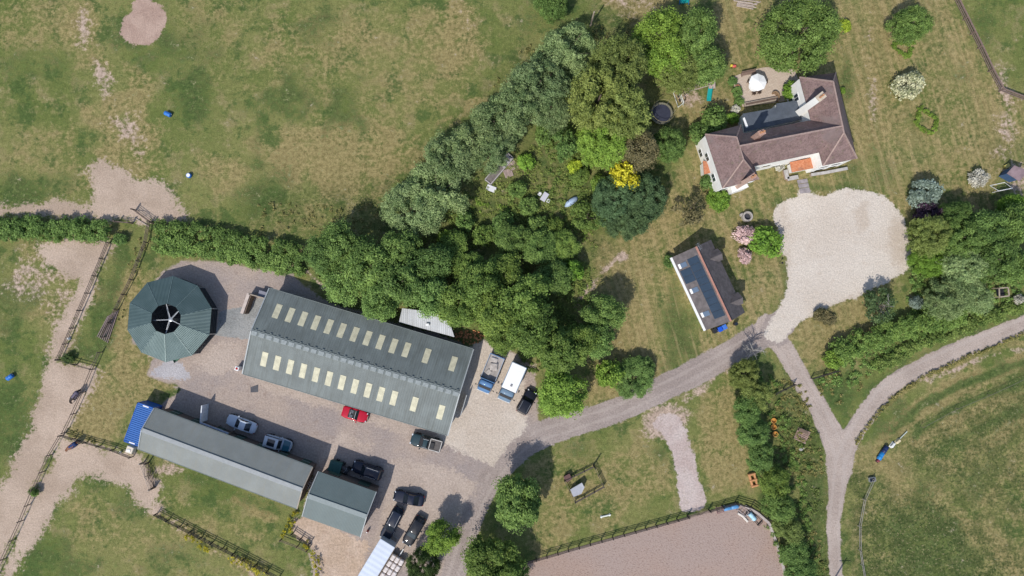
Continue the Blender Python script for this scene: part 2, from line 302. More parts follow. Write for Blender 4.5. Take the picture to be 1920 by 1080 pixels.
def grass_colour(n):
    p = n.pos(); dry = n.attr('dry'); soil = n.attr('soil'); lush = n.attr('lush'); weed = n.attr('weed'); mow = n.attr('mow')
    big = n.noise(p, .07, 4, .6); med = n.noise(p, .35, 5, .65); sml = n.noise(p, 1.6, 4, .7); fin = n.noise(p, 6.5, 3, .75)
    c = n.mix(n.step(big, .36, .64), (.116, .146, .04), (.188, .188, .066))
    c = n.mix(n.math('MULTIPLY', n.step(med, .49, .66), .65), c, (.27, .225, .108))
    c = n.mix(n.math('MULTIPLY', n.step(n.noise(p, .24, 6, .72), .51, .6), .8), c, (.06, .1, .028))
    c = n.mix(n.math('MULTIPLY', n.step(n.noise(p, .8, 4, .7, .5), .56, .66), .5), c, (.085, .115, .035))
    c = n.mix(n.math('MULTIPLY', n.step(n.noise(p, 1.1, 4, .7), .6, .72), .35), c, (.26, .225, .115))
    jit = n.math('MULTIPLY', n.math('SUBTRACT', n.math('ADD', med, sml), 1.0), 1.9)
    c = n.mix(n.step(n.math('ADD', dry, jit), .12, .85), c, n.mix(n.step(sml, .3, .7), (.21, .17, .07), (.292, .238, .108)))
    c = n.mix(n.math('MULTIPLY', n.step(n.math('ADD', lush, jit), .2, .75), .85), c, n.mix(n.step(sml, .3, .7), (.04, .072, .021), (.085, .125, .035)))
    wn = n.noise(p, 2.6, 5, .7); w2 = n.noise(p, .45, 5, .72)
    c = n.mix(n.math('MULTIPLY', n.math('MULTIPLY', n.step(w2, .43, .58), weed), .8), c, (.055, .075, .022))
    c = n.mix(n.math('MULTIPLY', n.math('MULTIPLY', n.step(wn, .48, .6), weed), .85), c, (.034, .055, .016))
    c = n.mix(n.math('MULTIPLY', n.math('MULTIPLY', n.step(n.noise(p, 3.1, 4, .7), .56, .66), weed), .65), c, (.33, .275, .15))
    # mowing lines on the lawn
    lv = n.noise(n.scalevec(p, (.06, 1.25, 1), (0, 0, R_(76))), 1.0, 3, .62, .4)
    c = n.mix(n.math('MULTIPLY', n.math('MULTIPLY', n.step(lv, .5, .64), mow), .42), c, (.35, .27, .135))
    c = n.mix(n.math('MULTIPLY', n.math('MULTIPLY', n.step(lv, .5, .36), mow), .36), c, (.115, .135, .045))
    c = n.mix(n.step(n.math('ADD', soil, n.math('MULTIPLY', jit, .8)), .25, .7), c, n.mix(n.step(sml, .3, .7), (.33, .245, .19), (.45, .345, .275)))
    sp = n.noise(p, 2.1, 3, .6); c = n.mix(n.math('MULTIPLY', n.step(sp, .6, .68), .55), c, (.055, .085, .024)); c = n.mix(n.math('MULTIPLY', n.step(sp, .38, .3), .4), c, (.33, .28, .15))
    k = n.step(n.math('ADD', n.math('MULTIPLY', fin, .6), n.math('MULTIPLY', sml, .4)), .3, .7, .62, 1.36)
    g = n.n('ShaderNodeCombineColor'); [n.t.links.new(k, g.inputs[i]) for i in range(3)]
    c = n.mix(1.0, c, g.outputs[0], 'MULTIPLY')
    fl = n.noise(p, 3.7, 1, .4); c = n.mix(n.math('MULTIPLY', n.step(fl, .8, .84), weed), c, (.6, .58, .42))
    return c, fin, sml
def ground_mat(name, sheet=None):
    n = NT(name); c, fin, sml = grass_colour(n); h = n.math('ADD', fin, n.math('MULTIPLY', sml, 1.5))
    if sheet:
        c = n.mix(n.step(n.attr('yardm'), .3, .7), c, YARD_C(n)[0]); c = n.mix(n.step(n.attr('roadm'), .3, .7), c, ROAD_C(n)[0])
        s, hs = sheet(n); m = n.attr('mask')
        if name in ('road_tarmac', 'lane_stone'): s = n.mix(n.math('MULTIPLY', n.step(n.math('ADD', n.attr('ruts'), n.math('MULTIPLY', n.math('SUBTRACT', sml, .5), 1.2)), .2, .8), .36), s, (.45, .385, .345))
        if name == 'gravel_drive': s = n.mix(n.math('MULTIPLY', n.step(n.math('ADD', n.attr('stain'), n.math('MULTIPLY', n.math('SUBTRACT', sml, .5), 1.4)), .25, .8), .5), s, (.4, .315, .24))
        m = n.step(n.math('ADD', m, n.math('MULTIPLY', n.math('SUBTRACT', n.math('ADD', sml, n.noise(n.pos(), 2.7, 5, .75)), 1.0), 1.5)), .3, .68)
        c = n.mix(m, c, s)
    n.bump(h, .55, .12)
    return n.out(c, .95, .12)
def loose(a, b, dark, grain=5.0, spots=.25, big=.12):
    def f(n):
        p = n.pos(); x = n.noise(p, big, 5, .62); y = n.noise(p, grain, 3, .75); z = n.noise(p, .9, 5, .7)
        c = n.mix(n.step(x, .35, .65), a, b); c = n.mix(n.math('MULTIPLY', n.step(z, .52, .75), spots), c, dark)
        k = n.step(y, .25, .75, .78, 1.2); g = n.n('ShaderNodeCombineColor'); [n.t.links.new(k, g.inputs[i]) for i in range(3)]
        return n.mix(1.0, c, g.outputs[0], 'MULTIPLY'), y
    return f
YARD_C = loose((.31, .26, .24), (.395, .315, .262), (.255, .19, .155), 4, .6, .09); ROAD_C = loose((.285, .234, .21), (.35, .292, .264), (.235, .188, .165), 4, .5, .14)
def grid_mesh(name, xs, ys, z, keep, attrs):
    nx, ny = len(xs), len(ys); X, Y = np.meshgrid(xs, ys, indexing='ij'); x = X.ravel(); y = Y.ravel()
    idx = np.arange(nx*ny).reshape(nx, ny)
    q = np.stack([idx[:-1, :-1], idx[1:, :-1], idx[1:, 1:], idx[:-1, 1:]], -1).reshape(-1, 4)
    A = attrs(x, y)
    if keep is not None:
        k = keep(A); q = q[k[q].any(1)]
    used = np.unique(q); mp = np.zeros(nx*ny, int); mp[used] = np.arange(len(used)); q = mp[q]
    co = np.zeros((len(used), 3)); co[:, 0] = x[used]; co[:, 1] = y[used]; co[:, 2] = z
    me = bpy.data.meshes.new(name); me.vertices.add(len(used)); me.vertices.foreach_set('co', co.ravel())
    me.loops.add(q.size); me.loops.foreach_set('vertex_index', q.ravel().astype(np.int32))
    me.polygons.add(len(q)); me.polygons.foreach_set('loop_start', (np.arange(len(q))*4).astype(np.int32))
    for kk, v in A.items():
        at = me.attributes.new(kk, 'FLOAT', 'POINT'); at.data.foreach_set('value', v[used].astype(np.float32))
    me.update(calc_edges=True); return me
# ---- ground: one sheet to the horizon
fx = np.concatenate([np.linspace(-900, -90, 28), np.arange(-82, 82.1, .34), np.linspace(90, 900, 28)])
fy = np.concatenate([np.linspace(-900, -55, 28), np.arange(-47, 52.1, .34), np.linspace(60, 900, 28)])
me = grid_mesh('ground', fx, fy, 0, None, fields); me.materials.append(ground_mat('grass_ground'))
tag(meshobj('ground', me), kind='structure')
_sheet = [0]
def sheet(name, z, shapes, mat_, soft=.35, nz=.35, sc=.6, step=.25):
    pts = [p for s in shapes for p in s[1]]; m = soft+nz+1
    xs = np.arange(min(p[0] for p in pts)-m-2, max(p[0] for p in pts)+m+2, step); ys = np.arange(min(p[1] for p in pts)-m-2, max(p[1] for p in pts)+m+2, step)
    xs = xs[(xs > -95) & (xs < 95)]; ys = ys[(ys > -60) & (ys < 65)]; _sheet[0] += 1
    def at(x, y):
        dd = np.full(x.shape, 1e9)
        for t, q in shapes: dd = np.minimum(dd, (sdf_poly if t == 'p' else sdf_line)(x, y, q))
        dd = dd+(fbm(x, y, sc, _sheet[0]*13, 4)-.5)*2*nz
        f = fields(x, y); f['mask'] = 1-ss(dd, -soft, soft); return f
    me = grid_mesh(name, xs, ys, z, lambda A: A['mask'] > .002, at); me.materials.append(mat_)
    return tag(meshobj(name, me), kind='structure')
sp = lambda p, k=4: ('p', PX(smooth_poly(p, k)))
hp = lambda p: ('p', PX(p))
sl_ = lambda p, k=6: ('l', LN(smooth_line(p, k)))
dirt = ground_mat('bare_earth', loose((.38, .29, .222), (.475, .37, .292), (.28, .21, .155), 5, .4, .15))
sheet('dirt_track', .004, [sp([(-40, 387), (60, 382), (120, 374), (168, 382), (172, 350), (160, 315), (195, 298), (235, 320), (270, 338), (318, 358), (342, 392), (350, 412), (290, 420), (240, 412), (200, 410), (100, 404), (-40, 402)]),
  sp([(70, 478), (100, 457), (205, 457), (196, 485), (165, 560), (122, 662), (118, 676), (182, 692), (160, 745), (128, 810), (95, 850), (60, 930), (-10, 1085), (-40, 1000), (25, 880), (60, 790), (80, 720), (95, 650), (125, 580), (150, 530), (110, 510)]),
  sp([(118, 822), (160, 836), (240, 856), (272, 868), (278, 890), (300, 905), (292, 945), (300, 962), (285, 965), (262, 940), (240, 910), (215, 902), (165, 895), (135, 915), (100, 960), (70, 1005), (40, 1040), (20, 1100), (0, 1090), (55, 950), (110, 835)])], dirt, 1.7, 1.1, .4)
sheet('bare_soil_patch', .004, [sp([(268, -4), (250, 4), (248, 20), (232, 28), (230, 50), (228, 66), (242, 80), (268, 84), (292, 80), (302, 64), (310, 34), (300, 12)])],
  ground_mat('soil_patch', loose((.36, .25, .2), (.43, .31, .25), (.16, .1, .08), 6, .5, .4)), .45, .8, .9)
road_m = ground_mat('road_tarmac', loose((.285, .234, .21), (.35, .292, .264), (.235, .188, .165), 4, .5, .14))
sheet('driveway_road', .008, [('l', LN(ROADS[0]))], road_m, .5, .35)
lane_m = ground_mat('lane_stone', loose((.345, .28, .242), (.425, .35, .305), (.26, .2, .165), 5, .55, .16))
sheet('country_lane', .012, [('l', LN(ROADS[1])), ('l', LN(ROADS[2]))], lane_m, .35, .35)
grav = ground_mat('gravel_drive', loose((.53, .46, .39), (.585, .52, .45), (.44, .35, .275), 5, .5, .1))
sheet('gravel_drive', .016, [sp([(1470, 380), (1496, 372), (1500, 358), (1518, 358), (1545, 366), (1575, 358), (1620, 357), (1660, 372), (1690, 405), (1704, 450), (1708, 488), (1690, 515), (1640, 540), (1560, 576), (1500, 603), (1466, 640), (1430, 632), (1438, 610), (1462, 580), (1476, 540), (1478, 505), (1466, 470), (1464, 440), (1452, 412), (1456, 392)])], grav, .55, .5)
yard_m = ground_mat('yard_surface', loose((.31, .26, .24), (.395, .315, .262), (.255, .19, .155), 4, .6, .09))
sheet('farm_yard', .006, [hp(YARD)], yard_m, .8, .7, .4)
sheet('gravel_parking', .010, [hp([(880, 655), (910, 640), (950, 655), (985, 690), (985, 720), (988, 795), (972, 822), (925, 872), (870, 850), (815, 820)])], ground_mat('parking_gravel', loose((.49, .415, .345), (.55, .48, .41), (.41, .325, .255), 4, .4, .12)), 1.0, .8, .3)
sheet('sandy_ground', .012, [sp([(560, 970), (620, 985), (670, 1010), (690, 1025), (650, 1110), (605, 1110), (600, 1050), (575, 1020), (548, 1000)])], ground_mat('tan_sand', loose((.43, .32, .235), (.5, .385, .3), (.25, .16, .12), 3.2, .6, .3)), .8, .5, .5)
sheet('worn_yard', .011, [hp([(715, 880), (760, 862), (850, 880), (895, 905), (870, 960), (835, 1010), (800, 1050), (760, 1070), (700, 1030), (720, 940)]), ('l', LN([(475, 712, 14), (600, 752, 16), (760, 806, 20)])), hp([(600, 868), (640, 812), (700, 835), (690, 850), (640, 830)]), hp([(380, 655), (420, 640), (450, 650), (440, 690), (400, 700), (360, 680)])], ground_mat('worn_tan', loose((.39, .315, .265), (.44, .36, .305), (.3, .22, .17), 4, .5, .2)), 1.3, 1.0, .35)
sheet('grey_grit', .010, [sp([(285, 694), (300, 683), (330, 680), (360, 688), (352, 704), (320, 708), (285, 708)])], ground_mat('grit', loose((.38, .36, .37), (.44, .42, .43), (.33, .29, .29), 5, .3, .3)), .9, .8, .5)
sheet('concrete_pad', .014, [hp([(412, 585), (470, 572), (480, 560), (505, 556), (480, 610), (466, 637), (404, 628)])], ground_mat('pad_concrete', loose((.24, .245, .24), (.31, .31, .3), (.15, .13, .12), 4, .6, .3)), .25, .3, .6)
sheet('gravel_spur', .006, [sp([(1222, 792), (1262, 774), (1285, 800), (1300, 850), (1312, 900), (1322, 950), (1277, 957), (1272, 905), (1262, 860), (1245, 820)])], ground_mat('spur_gravel', loose((.43, .34, .31), (.5, .42, .39), (.3, .24, .18), 4, .5, .3)), .5, .5, .6)
are = NT('arena_sand'); p_ = are.pos(); a1 = are.noise(are.scalevec(p_, (1, 2.2, 1), (0, 0, .4)), 3.0, 5, .8); a2 = are.noise(p_, .08, 3)
ca = are.mix(are.step(a2, .35, .65), (.365, .262, .212), (.36, .276, .238)); ca = are.mix(are.math('MULTIPLY', are.step(a1, .52, .61), .8), ca, (.19, .125, .105)); ca = are.mix(are.math('MULTIPLY', are.step(a1, .46, .34), .35), ca, (.41, .33, .32))
are.bump(a1, .7, .12); are.out(ca, .95, .1)
m = MB(); ap = PX([(968, 1120), (985, 1054), (1080, 1027), (1180, 1000), (1290, 970), (1330, 958), (1380, 944), (1408, 952), (1440, 978), (1456, 1020), (1482, 1120)])
m.slab([(a, b, .02) for a, b in ap], .015); o = m.build('arena_surface', are.mat); tag(o, kind='structure')
pat = NT('patio_paving'); o_ = pat.pos(); br = pat.n('ShaderNodeTexBrick'); pat.put(br.inputs['Vector'], pat.scalevec(o_, (1, 1, 1), (0, 0, .2))); br.inputs['Scale'].default_value = 1.1
for i, v in enumerate(((.46, .37, .3, 1), (.53, .44, .36, 1), (.33, .26, .2, 1))): br.inputs[i+1].default_value = v
br.inputs['Mortar Size'].default_value = .018
pat.out(pat.mix(pat.math('MULTIPLY', pat.step(pat.noise(o_, .8, 5), .4, .7), .4), br.outputs['Color'], (.5, .4, .33)), .9)
m = MB(); m.slab([(a, b, .05) for a, b in PX([(1377, 143), (1406, 132), (1430, 127), (1462, 124), (1490, 132), (1497, 150), (1484, 185), (1470, 190), (1425, 196), (1392, 200), (1386, 178), (1376, 165)])], .045)
tag(m.build('patio', pat.mat), kind='structure')
slab_m = mat('grey_slab', (.27, .24, .245), .85, .25, 2)
m = MB()
for q in ([(1494, 338), (1513, 335), (1515, 342), (1496, 345)], [(1496, 346), (1515, 343), (1517, 350), (1498, 353)], [(1498, 354), (1517, 351), (1520, 361), (1500, 363)]): m.slab([(a, b, .06) for a, b in PX(q)], .055)
tag(m.build('garden_path', slab_m), kind='structure')
# ------------------------------------------------------------------ foliage
def leaf_mat(name, c1, c2, dead=(.2, .15, .07), dead_amt=.12, trans=.36, gain=1.72):
    c1, c2 = [(a*gain*(1.06 if gain > 1 else 1), b*gain, c*gain*(.95 if gain > 1 else 1)) for a, b, c in (c1, c2)]
    n = NT(name); o = n.pos(); t = n.t
    a = n.noise(o, .55, 3, .6); b = n.noise(o, 5.5, 2, .6); tint = n.attr('tint')
    c = n.mix(n.step(n.math('ADD', n.math('MULTIPLY', a, .65), n.math('MULTIPLY', tint, .35)), .3, .68), c1, c2)
    c = n.mix(n.math('MULTIPLY', n.step(b, .58, .75), dead_amt), c, dead)
    oi = n.n('ShaderNodeObjectInfo').outputs['Random']; r2 = n.math('FRACT', n.math('MULTIPLY', oi, 7.31))
    c = n.mix(n.math('MULTIPLY', r2, .28 if gain > 1 else 0.0), c, n.mix(1.0, c, (1.45, 1.12, .8), 'MULTIPLY'))
    k = n.math('MULTIPLY', n.step(tint, 0, 1, .68, 1.3), n.math('MULTIPLY_ADD', oi, .34)); k.node.inputs[1].links[0].from_node.inputs[2].default_value = .84; g = n.n('ShaderNodeCombineColor'); [t.links.new(k, g.inputs[i]) for i in range(3)]
    c = n.mix(1.0, c, g.outputs[0], 'MULTIPLY')
    n.out(c, .6, .25)
    tr = n.n('ShaderNodeBsdfTranslucent'); n.put(tr.inputs[0], n.mix(.5, c, (.14, .2, .03)))
    mx = n.n('ShaderNodeMixShader'); mx.inputs[0].default_value = trans
    t.links.new(n.b.outputs[0], mx.inputs[1]); t.links.new(tr.outputs[0], mx.inputs[2]); t.links.new(mx.outputs[0], t.nodes['Material Output'].inputs['Surface'])
    return n.mat
def unit(v): return v/np.maximum(np.linalg.norm(v, axis=1, keepdims=True), 1e-9)
def leaf_mesh(name, c, nrm, size, aspect, tint, mats, mi=None):
    n = len(c); r = rng.normal(size=(n, 3)); u = unit(np.cross(nrm, r)); v = np.cross(nrm, u)
    s = (size*rng.uniform(.65, 1.3, n))[:, None]
    bend = nrm*s*.25
    q = np.stack([c-u*s-bend, c-v*s*aspect+u*s*.1, c+u*s-bend, c+v*s*aspect+u*s*.1], 1).reshape(-1, 3)
    me = bpy.data.meshes.new(name); me.vertices.add(4*n); me.vertices.foreach_set('co', q.ravel())
    me.loops.add(4*n); me.loops.foreach_set('vertex_index', np.arange(4*n, dtype=np.int32))
    me.polygons.add(n); me.polygons.foreach_set('loop_start', (np.arange(n)*4).astype(np.int32))
    at = me.attributes.new('tint', 'FLOAT', 'FACE'); at.data.foreach_set('value', tint.astype(np.float32))
    for m in mats: me.materials.append(m)
    if mi is not None: me.polygons.foreach_set('material_index', mi.astype(np.int32))
    me.update(calc_edges=True); return me
def clump_leaves(cc, cr, out, nl, up=1.0, spread=.5):
    """leaves over clumps: centres cc, radii cr, outward directions out"""
    n = len(cc); k = np.repeat(np.arange(n), nl)
    dr = unit(rng.normal(size=(n*nl, 3))+out[k]*.55+np.array([0, 0, .35]))
    rad = cr[k]*rng.uniform(.4, 1.32, n*nl)
    p = cc[k]+dr*rad[:, None]*np.array([1, 1, .8])
    nn = unit(dr*.7+np.array([0, 0, up])+rng.normal(size=(n*nl, 3))*spread)
    return p, nn, k
def crown_pts(R, z0, h, ncl, cr, seed, lob=.3, flat=1.0):
    """clump centres over an uneven dome with a filled, darker inside"""
    g = np.random.default_rng(seed); zc = z0+(h-z0)*.42
    th = g.uniform(0, 2*np.pi, ncl); cp = g.uniform(-.35, 1, ncl)
    lobe = 1+lob*(fbm(np.cos(th)*1.4+seed, np.sin(th)*1.4+cp*.9+seed*2, 1.0, seed, 2)-.5)*2; lobe = np.minimum(lobe, 1.06)
    f = np.where(g.random(ncl) < .72, g.uniform(.82, 1.0, ncl), g.uniform(.35, .8, ncl))
    sp_ = np.sqrt(np.clip(1-cp**2, 0, 1))**.8
    rr = np.clip(R-cr, .2, None)
    x = rr*lobe*f*sp_*np.cos(th); y = rr*lobe*f*sp_*np.sin(th)
    zz = zc+np.where(cp > 0, (h-cr*.6-zc)*cp*f*(.78+.44*fbm(x+seed, y, .5, seed+3, 2)), (zc-z0)*cp*f)
    c = np.stack([x, y, zz], 1)
    if lob > .4: c = c[(fbm(x+seed*3.1, y-seed*1.7, .55, seed+1, 2) > .36) | (f < .7)]
    o = unit(c-np.array([0, 0, zc-.2*h])); return c, o
def crown(name, R, z0, h, ncl, cr, leaf, nl, seed, aspect=.6, lob=.3, mats=(), up=1.0, spread=.5, feather=0.0):
    c, o = crown_pts(R, z0, h, ncl, cr, seed, lob)
    r = cr*np.clip(rng.lognormal(-.08, .38, len(c)), .35, 1.9); p, nn, k = clump_leaves(c, r, o, nl, up, spread)
    if feather:
        p = p+o[k]*(rng.uniform(-1, 1.2, len(p))*cr*feather)[:, None]; nn = unit(nn+np.array([0, 0, .5]))
    tint = np.clip(rng.normal(.5, .22, len(p))+(rng.random(len(c))[k]-.5)*.5, 0, 1)
    return leaf_mesh(name, p, nn, leaf, aspect, tint, mats)
def trunk_mesh(h, r, spread, nl=6, seed=0, bark=None):
    g = random.Random(seed); m = MB()
    m.tube([(0, 0, -.1), (r*.2, .1*r, h*.25), (r*.4, -.2*r, h*.55), (0, r*.3, h*.8)], [r*1.25, r, r*.7, r*.3], 9)
    for i in range(nl):
        a = 6.283*i/nl+g.uniform(-.3, .3); z = h*g.uniform(.22, .5); L = spread*g.uniform(.55, .85)
        m.tube([(0, 0, z), (math.cos(a)*L*.45, math.sin(a)*L*.45, z+h*.14), (math.cos(a)*L, math.sin(a)*L, z+h*.26)], [r*.5, r*.32, r*.1], 6)
    return m
bark = mat('bark', (.11, .085, .065), .95, .35, 4); bark_g = mat('bark_grey', (.3, .28, .26), .95, .3, 4)
_g = dict(gain=1.0)
LM = dict(
 willow=leaf_mat('leaf_willow', (.085, .15, .06), (.165, .235, .11), trans=.3), ash=leaf_mat('leaf_ash', (.085, .125, .033), (.15, .2, .06)), lime=leaf_mat('leaf_lime', (.085, .16, .024), (.15, .245, .045)),
 mid=leaf_mat('leaf_mid', (.062, .125, .034), (.118, .2, .058)), oak=leaf_mat('leaf_oak', (.068, .128, .028), (.128, .2, .048)), dark=leaf_mat('leaf_dark', (.038, .075, .022), (.075, .12, .038)),
 deep=leaf_mat('leaf_deep', (.042, .083, .038), (.075, .13, .06)), brown=leaf_mat('leaf_brown', (.075, .08, .04), (.14, .13, .07), (.25, .16, .12), .4), yellow=leaf_mat('leaf_gold', (.66, .58, .03), (.82, .76, .07), (.35, .38, .04), .15, gain=1.0),
 olive=leaf_mat('leaf_olive', (.068, .122, .028), (.12, .188, .05), (.22, .2, .17), .2), bright=leaf_mat('leaf_bright', (.075, .165, .024), (.13, .245, .04)), silver=leaf_mat('leaf_silver', (.2, .27, .21), (.34, .42, .35), gain=1.0),
 purple=leaf_mat('leaf_purple', (.035, .02, .035), (.08, .04, .07), (.03, .02, .03), .2, .1, gain=1.0), cream=leaf_mat('blossom_cream', (.28, .31, .15), (.6, .58, .38), (.15, .2, .06), .5, .15, gain=1.0), white=leaf_mat('blossom_white', (.5, .48, .4), (.75, .72, .62), (.2, .22, .1), .4, .15, gain=1.0),
 pink=leaf_mat('blossom_pink', (.42, .27, .26), (.68, .5, .48), (.1, .14, .04), .6, .15, gain=1.0), pine=leaf_mat('leaf_pine', (.03, .06, .025), (.07, .11, .045)), yellowgreen=leaf_mat('leaf_yellowgreen', (.16, .25, .025), (.27, .36, .04)), gorse=leaf_mat('blossom_yellow', (.38, .34, .02), (.6, .52, .03), (.1, .15, .03), .6, gain=1.0), hedge=leaf_mat('leaf_hedge', (.06, .12, .03), (.11, .185, .05)), tuft=leaf_mat('leaf_tuft', (.1, .115, .035), (.19, .18, .075), (.32, .27, .15), .35, gain=1.7), bramble=leaf_mat('leaf_bramble', (.055, .105, .025), (.12, .175, .05), (.3, .25, .14), .25))
TPL = {}
def tpl(shape, k):
    key = (shape, k)
    if key in TPL: return TPL[key]
    if shape == 'broad': me = crown('crown_broad', 4.6, 2.0, 9, 185, .78, .165, 115, 40+k, .6, .62)
    elif shape == 'dense': me = crown('crown_dense', 4.6, .4, 7, 300, .55, .125, 110, 60+k, .5, .22, spread=.6)
    elif shape == 'willow': me = crown('crown_willow', 4.6, 1.2, 9, 270, .62, .17, 75, 80+k, .3, .5, up=.8, spread=.6)
    elif shape == 'feather': me = crown('crown_feather', 4.6, 1.5, 9.5, 240, .58, .18, 90, 90+k, .34, .4, feather=1.1)
    elif shape == 'shrub': me = crown('crown_shrub', 1.6, .05, 2.2, 60, .36, .12, 70, 110+k, .6, .4)
    elif shape == 'loose': me = crown('crown_loose', 2.6, .5, 5, 75, .5, .16, 40, 130+k, .5, .6)
    TPL[key] = me; return me
TRK = {}
def trk(shape, k):
    if (shape, k) not in TRK:
        R, h, r = dict(broad=(4.6, 9, .3), dense=(4.6, 7, .25), willow=(4.6, 9, .28), feather=(4.6, 9.5, .3), shrub=(1.6, 2.2, .06), loose=(2.6, 5, .12))[shape]
        o = trunk_mesh(h, r, R, 6, k).build('trunk', bark, None, True); TRK[(shape, k)] = o.data; bpy.data.objects.remove(o)
    return TRK[(shape, k)]
SZ = dict(broad=(4.6, 9), dense=(4.6, 7), willow=(4.6, 9), feather=(4.6, 9.5), shrub=(1.6, 2.2), loose=(2.6, 5))
_tc = {}
def tree(name, cat, shape, leaf, px, py, rpx, h, label, group=None, sq=1.0):
    k = _tc.get((shape), 0); _tc[shape] = k+1
    var = k % (3 if shape == 'loose' else 6)
    q = P(px, py, h*.55); R = rpx*M_*(1-.006*h)
    r0, h0 = SZ[shape]; t = thing(name, label, cat, (q.x, q.y, 0), random.uniform(0, 6.28), group)
    me = tpl(shape, var); c = meshobj('crown' if name.endswith('tree') or name == 'willow' else 'foliage', me, t)
    if not me.materials: me.materials.append(None)
    c.material_slots[0].link = 'OBJECT'; c.material_slots[0].material = LM[leaf]
    s_ = random.uniform(.9, 1.1) if sq == 1 else 1.0; c.scale = (R/r0*1.04*s_, R/r0*1.04*sq/s_, h/h0)
    b = meshobj('trunk' if name.endswith('tree') or name == 'willow' else 'stem', trk(shape, var), t); b.scale = (R/r0, R/r0*sq, h/h0)
    return t
def strip_leaves(pts, h, width_px, clr=.5, per_m=7, ls=.13, nl=60, jit=.25, z0=.1):
    """clipped or wild hedge along a surveyed line"""
    L = [(P(a, b, h*.5).x, P(a, b, h*.5).y) for a, b in pts]; w = width_px*M_
    cs = []; 
    for (ax, ay), (bx, by) in zip(L[:-1], L[1:]):
        ln = math.hypot(bx-ax, by-ay); n = max(2, int(ln*per_m*w/1.6)); t = rng.random(n); s = rng.uniform(-1, 1, n)
        nx, ny = -(by-ay)/ln, (bx-ax)/ln; hh = h*np.sqrt(np.clip(1-.75*s*s, 0, 1))
        z = z0+hh*np.where(rng.random(n) < .7, rng.uniform(.75, .95, n), rng.uniform(.2, .8, n))
        wob = (fbm(t*ln+ax, s*0+ay, .5, 5, 2)-.5)*w*jit
        cs.append(np.stack([ax+(bx-ax)*t+nx*(s*w/2*.86+wob), ay+(by-ay)*t+ny*(s*w/2*.86+wob), z], 1))
    c = np.concatenate(cs); o = unit(np.stack([rng.normal(size=len(c))*.3, rng.normal(size=len(c))*.3, np.ones(len(c))], 1))
    p, nn, k = clump_leaves(c, clr*rng.uniform(.6, 1.2, len(c)), o, nl); p[:, 2] = np.maximum(p[:, 2], .03)
    tint = np.clip(rng.normal(.5, .22, len(p))+(rng.random(len(c))[k]-.5)*.5, 0, 1); return p, nn, tint
def hedge(name, cat, pts, h, wpx, leaf, label, group=None, **kw):
    p, nn, tint = strip_leaves(pts, h, wpx, **kw); b = P(*pts[0])
    lf = kw.get('ls', .13); me = leaf_mesh(name, p-np.array([b.x, b.y, 0]), nn, lf, .6, tint, [LM[leaf]])
    o = meshobj(name, me); o.location = (b.x, b.y, 0); return tag(o, label, cat, group)
def scatter(name, polys, dens, hmax, leaf, clr, nl, lsize, seed, thr=.45, sc=.25):
    """ground cover nobody could count"""
    g = np.random.default_rng(seed); cs = []
    for poly_ in polys:
        q = PX(poly_); xs = [a for a, b in q]; ys = [b for a, b in q]; A = (max(xs)-min(xs))*(max(ys)-min(ys)); n = int(A*dens)
        x = g.uniform(min(xs), max(xs), n); y = g.uniform(min(ys), max(ys), n)
        k = (sdf_poly(x, y, q)+(fbm(x, y, .4, seed, 3)-.5)*2 < 0) & (fbm(x, y, sc, seed+9, 3) > thr); x, y = x[k], y[k]
        z = hmax*g.uniform(.15, .8, len(x))*ss(fbm(x, y, sc*1.6, seed+4, 2), .25, .75); cs.append(np.stack([x, y, z], 1))
    c = np.concatenate(cs); o = unit(np.stack([g.normal(size=len(c))*.4, g.normal(size=len(c))*.4, np.ones(len(c))], 1))
    p, nn, k = clump_leaves(c, clr*g.uniform(.5, 1.3, len(c)), o, nl); p[:, 2] = np.maximum(p[:, 2], .03)
    tint = np.clip(g.normal(.5, .25, len(p)), 0, 1)
    return tag(meshobj(name, leaf_mesh(name, p, nn, lsize, .55, tint, [LM[leaf]])), kind='stuff')
# ------------------------------------------------------------------ trees and shrubs, one by one (kind of crown, leaf, pixel, radius, height)
W = 'willows in the row along the pasture'
for i, (x, y, r, h, l) in enumerate([(1062, 98, 50, 9, 'grey green willow at the top end of the willow row, beside the feathery tree'), (1012, 160, 52, 10, 'second grey green willow from the top of the row along the pasture'), (968, 203, 48, 10, 'third grey green willow from the top of the row along the pasture'),
  (927, 235, 46, 9, 'fourth grey green willow from the top, level with the trampoline'), (885, 266, 44, 9, 'fifth grey green willow from the top of the row along the pasture'), (842, 300, 48, 9, 'grey green willow third from the lower end of the row'),
  (815, 362, 54, 8, 'broad grey willow second from the lower end of the row'), (774, 394, 52, 8, 'palest grey green willow at the lower end of the row'), (925, 283, 36, 8, 'small willow on the garden side of the row, beside the long planting bed'), (1032, 205, 38, 8, 'small willow on the garden side of the row, beside the feathery trees')]):
    tree('willow', 'tree', 'willow', 'willow', x, y, r*1.1, h*.85, l, W)
T = lambda *a, **k: tree('broadleaf_tree', 'tree', *a, **k)
G1 = 'feathery trees beside the trampoline'
for x_, y_, r_, f_, l_ in ((942, 420, 22, 'mid', 'dark bush between willow row and wood, beside the white board'), (905, 440, 20, 'oak', 'olive bush left of the wood top, upper'), (1010, 425, 22, 'mid', 'dark green bush directly below the grey garden table'), (1125, 345, 18, 'lime', 'lime bush at the left edge of the dark evergreen clump'), (1040, 425, 18, 'oak', 'olive bush below the blue covered object'), (1100, 250, 20, 'lime', 'lime green bush below the feathery olive trees'), (1020, 250, 20, 'mid', 'bush on the garden side of the willow row, above the small tree'), (870, 415, 18, 'mid', 'dark bush below the willow row, above the wood'), (836, 445, 16, 'lime', 'light bush beside the lone yellowish tree')): tree('shrub', 'shrub', 'shrub', f_, x_, y_, r_, 2.6, l_)
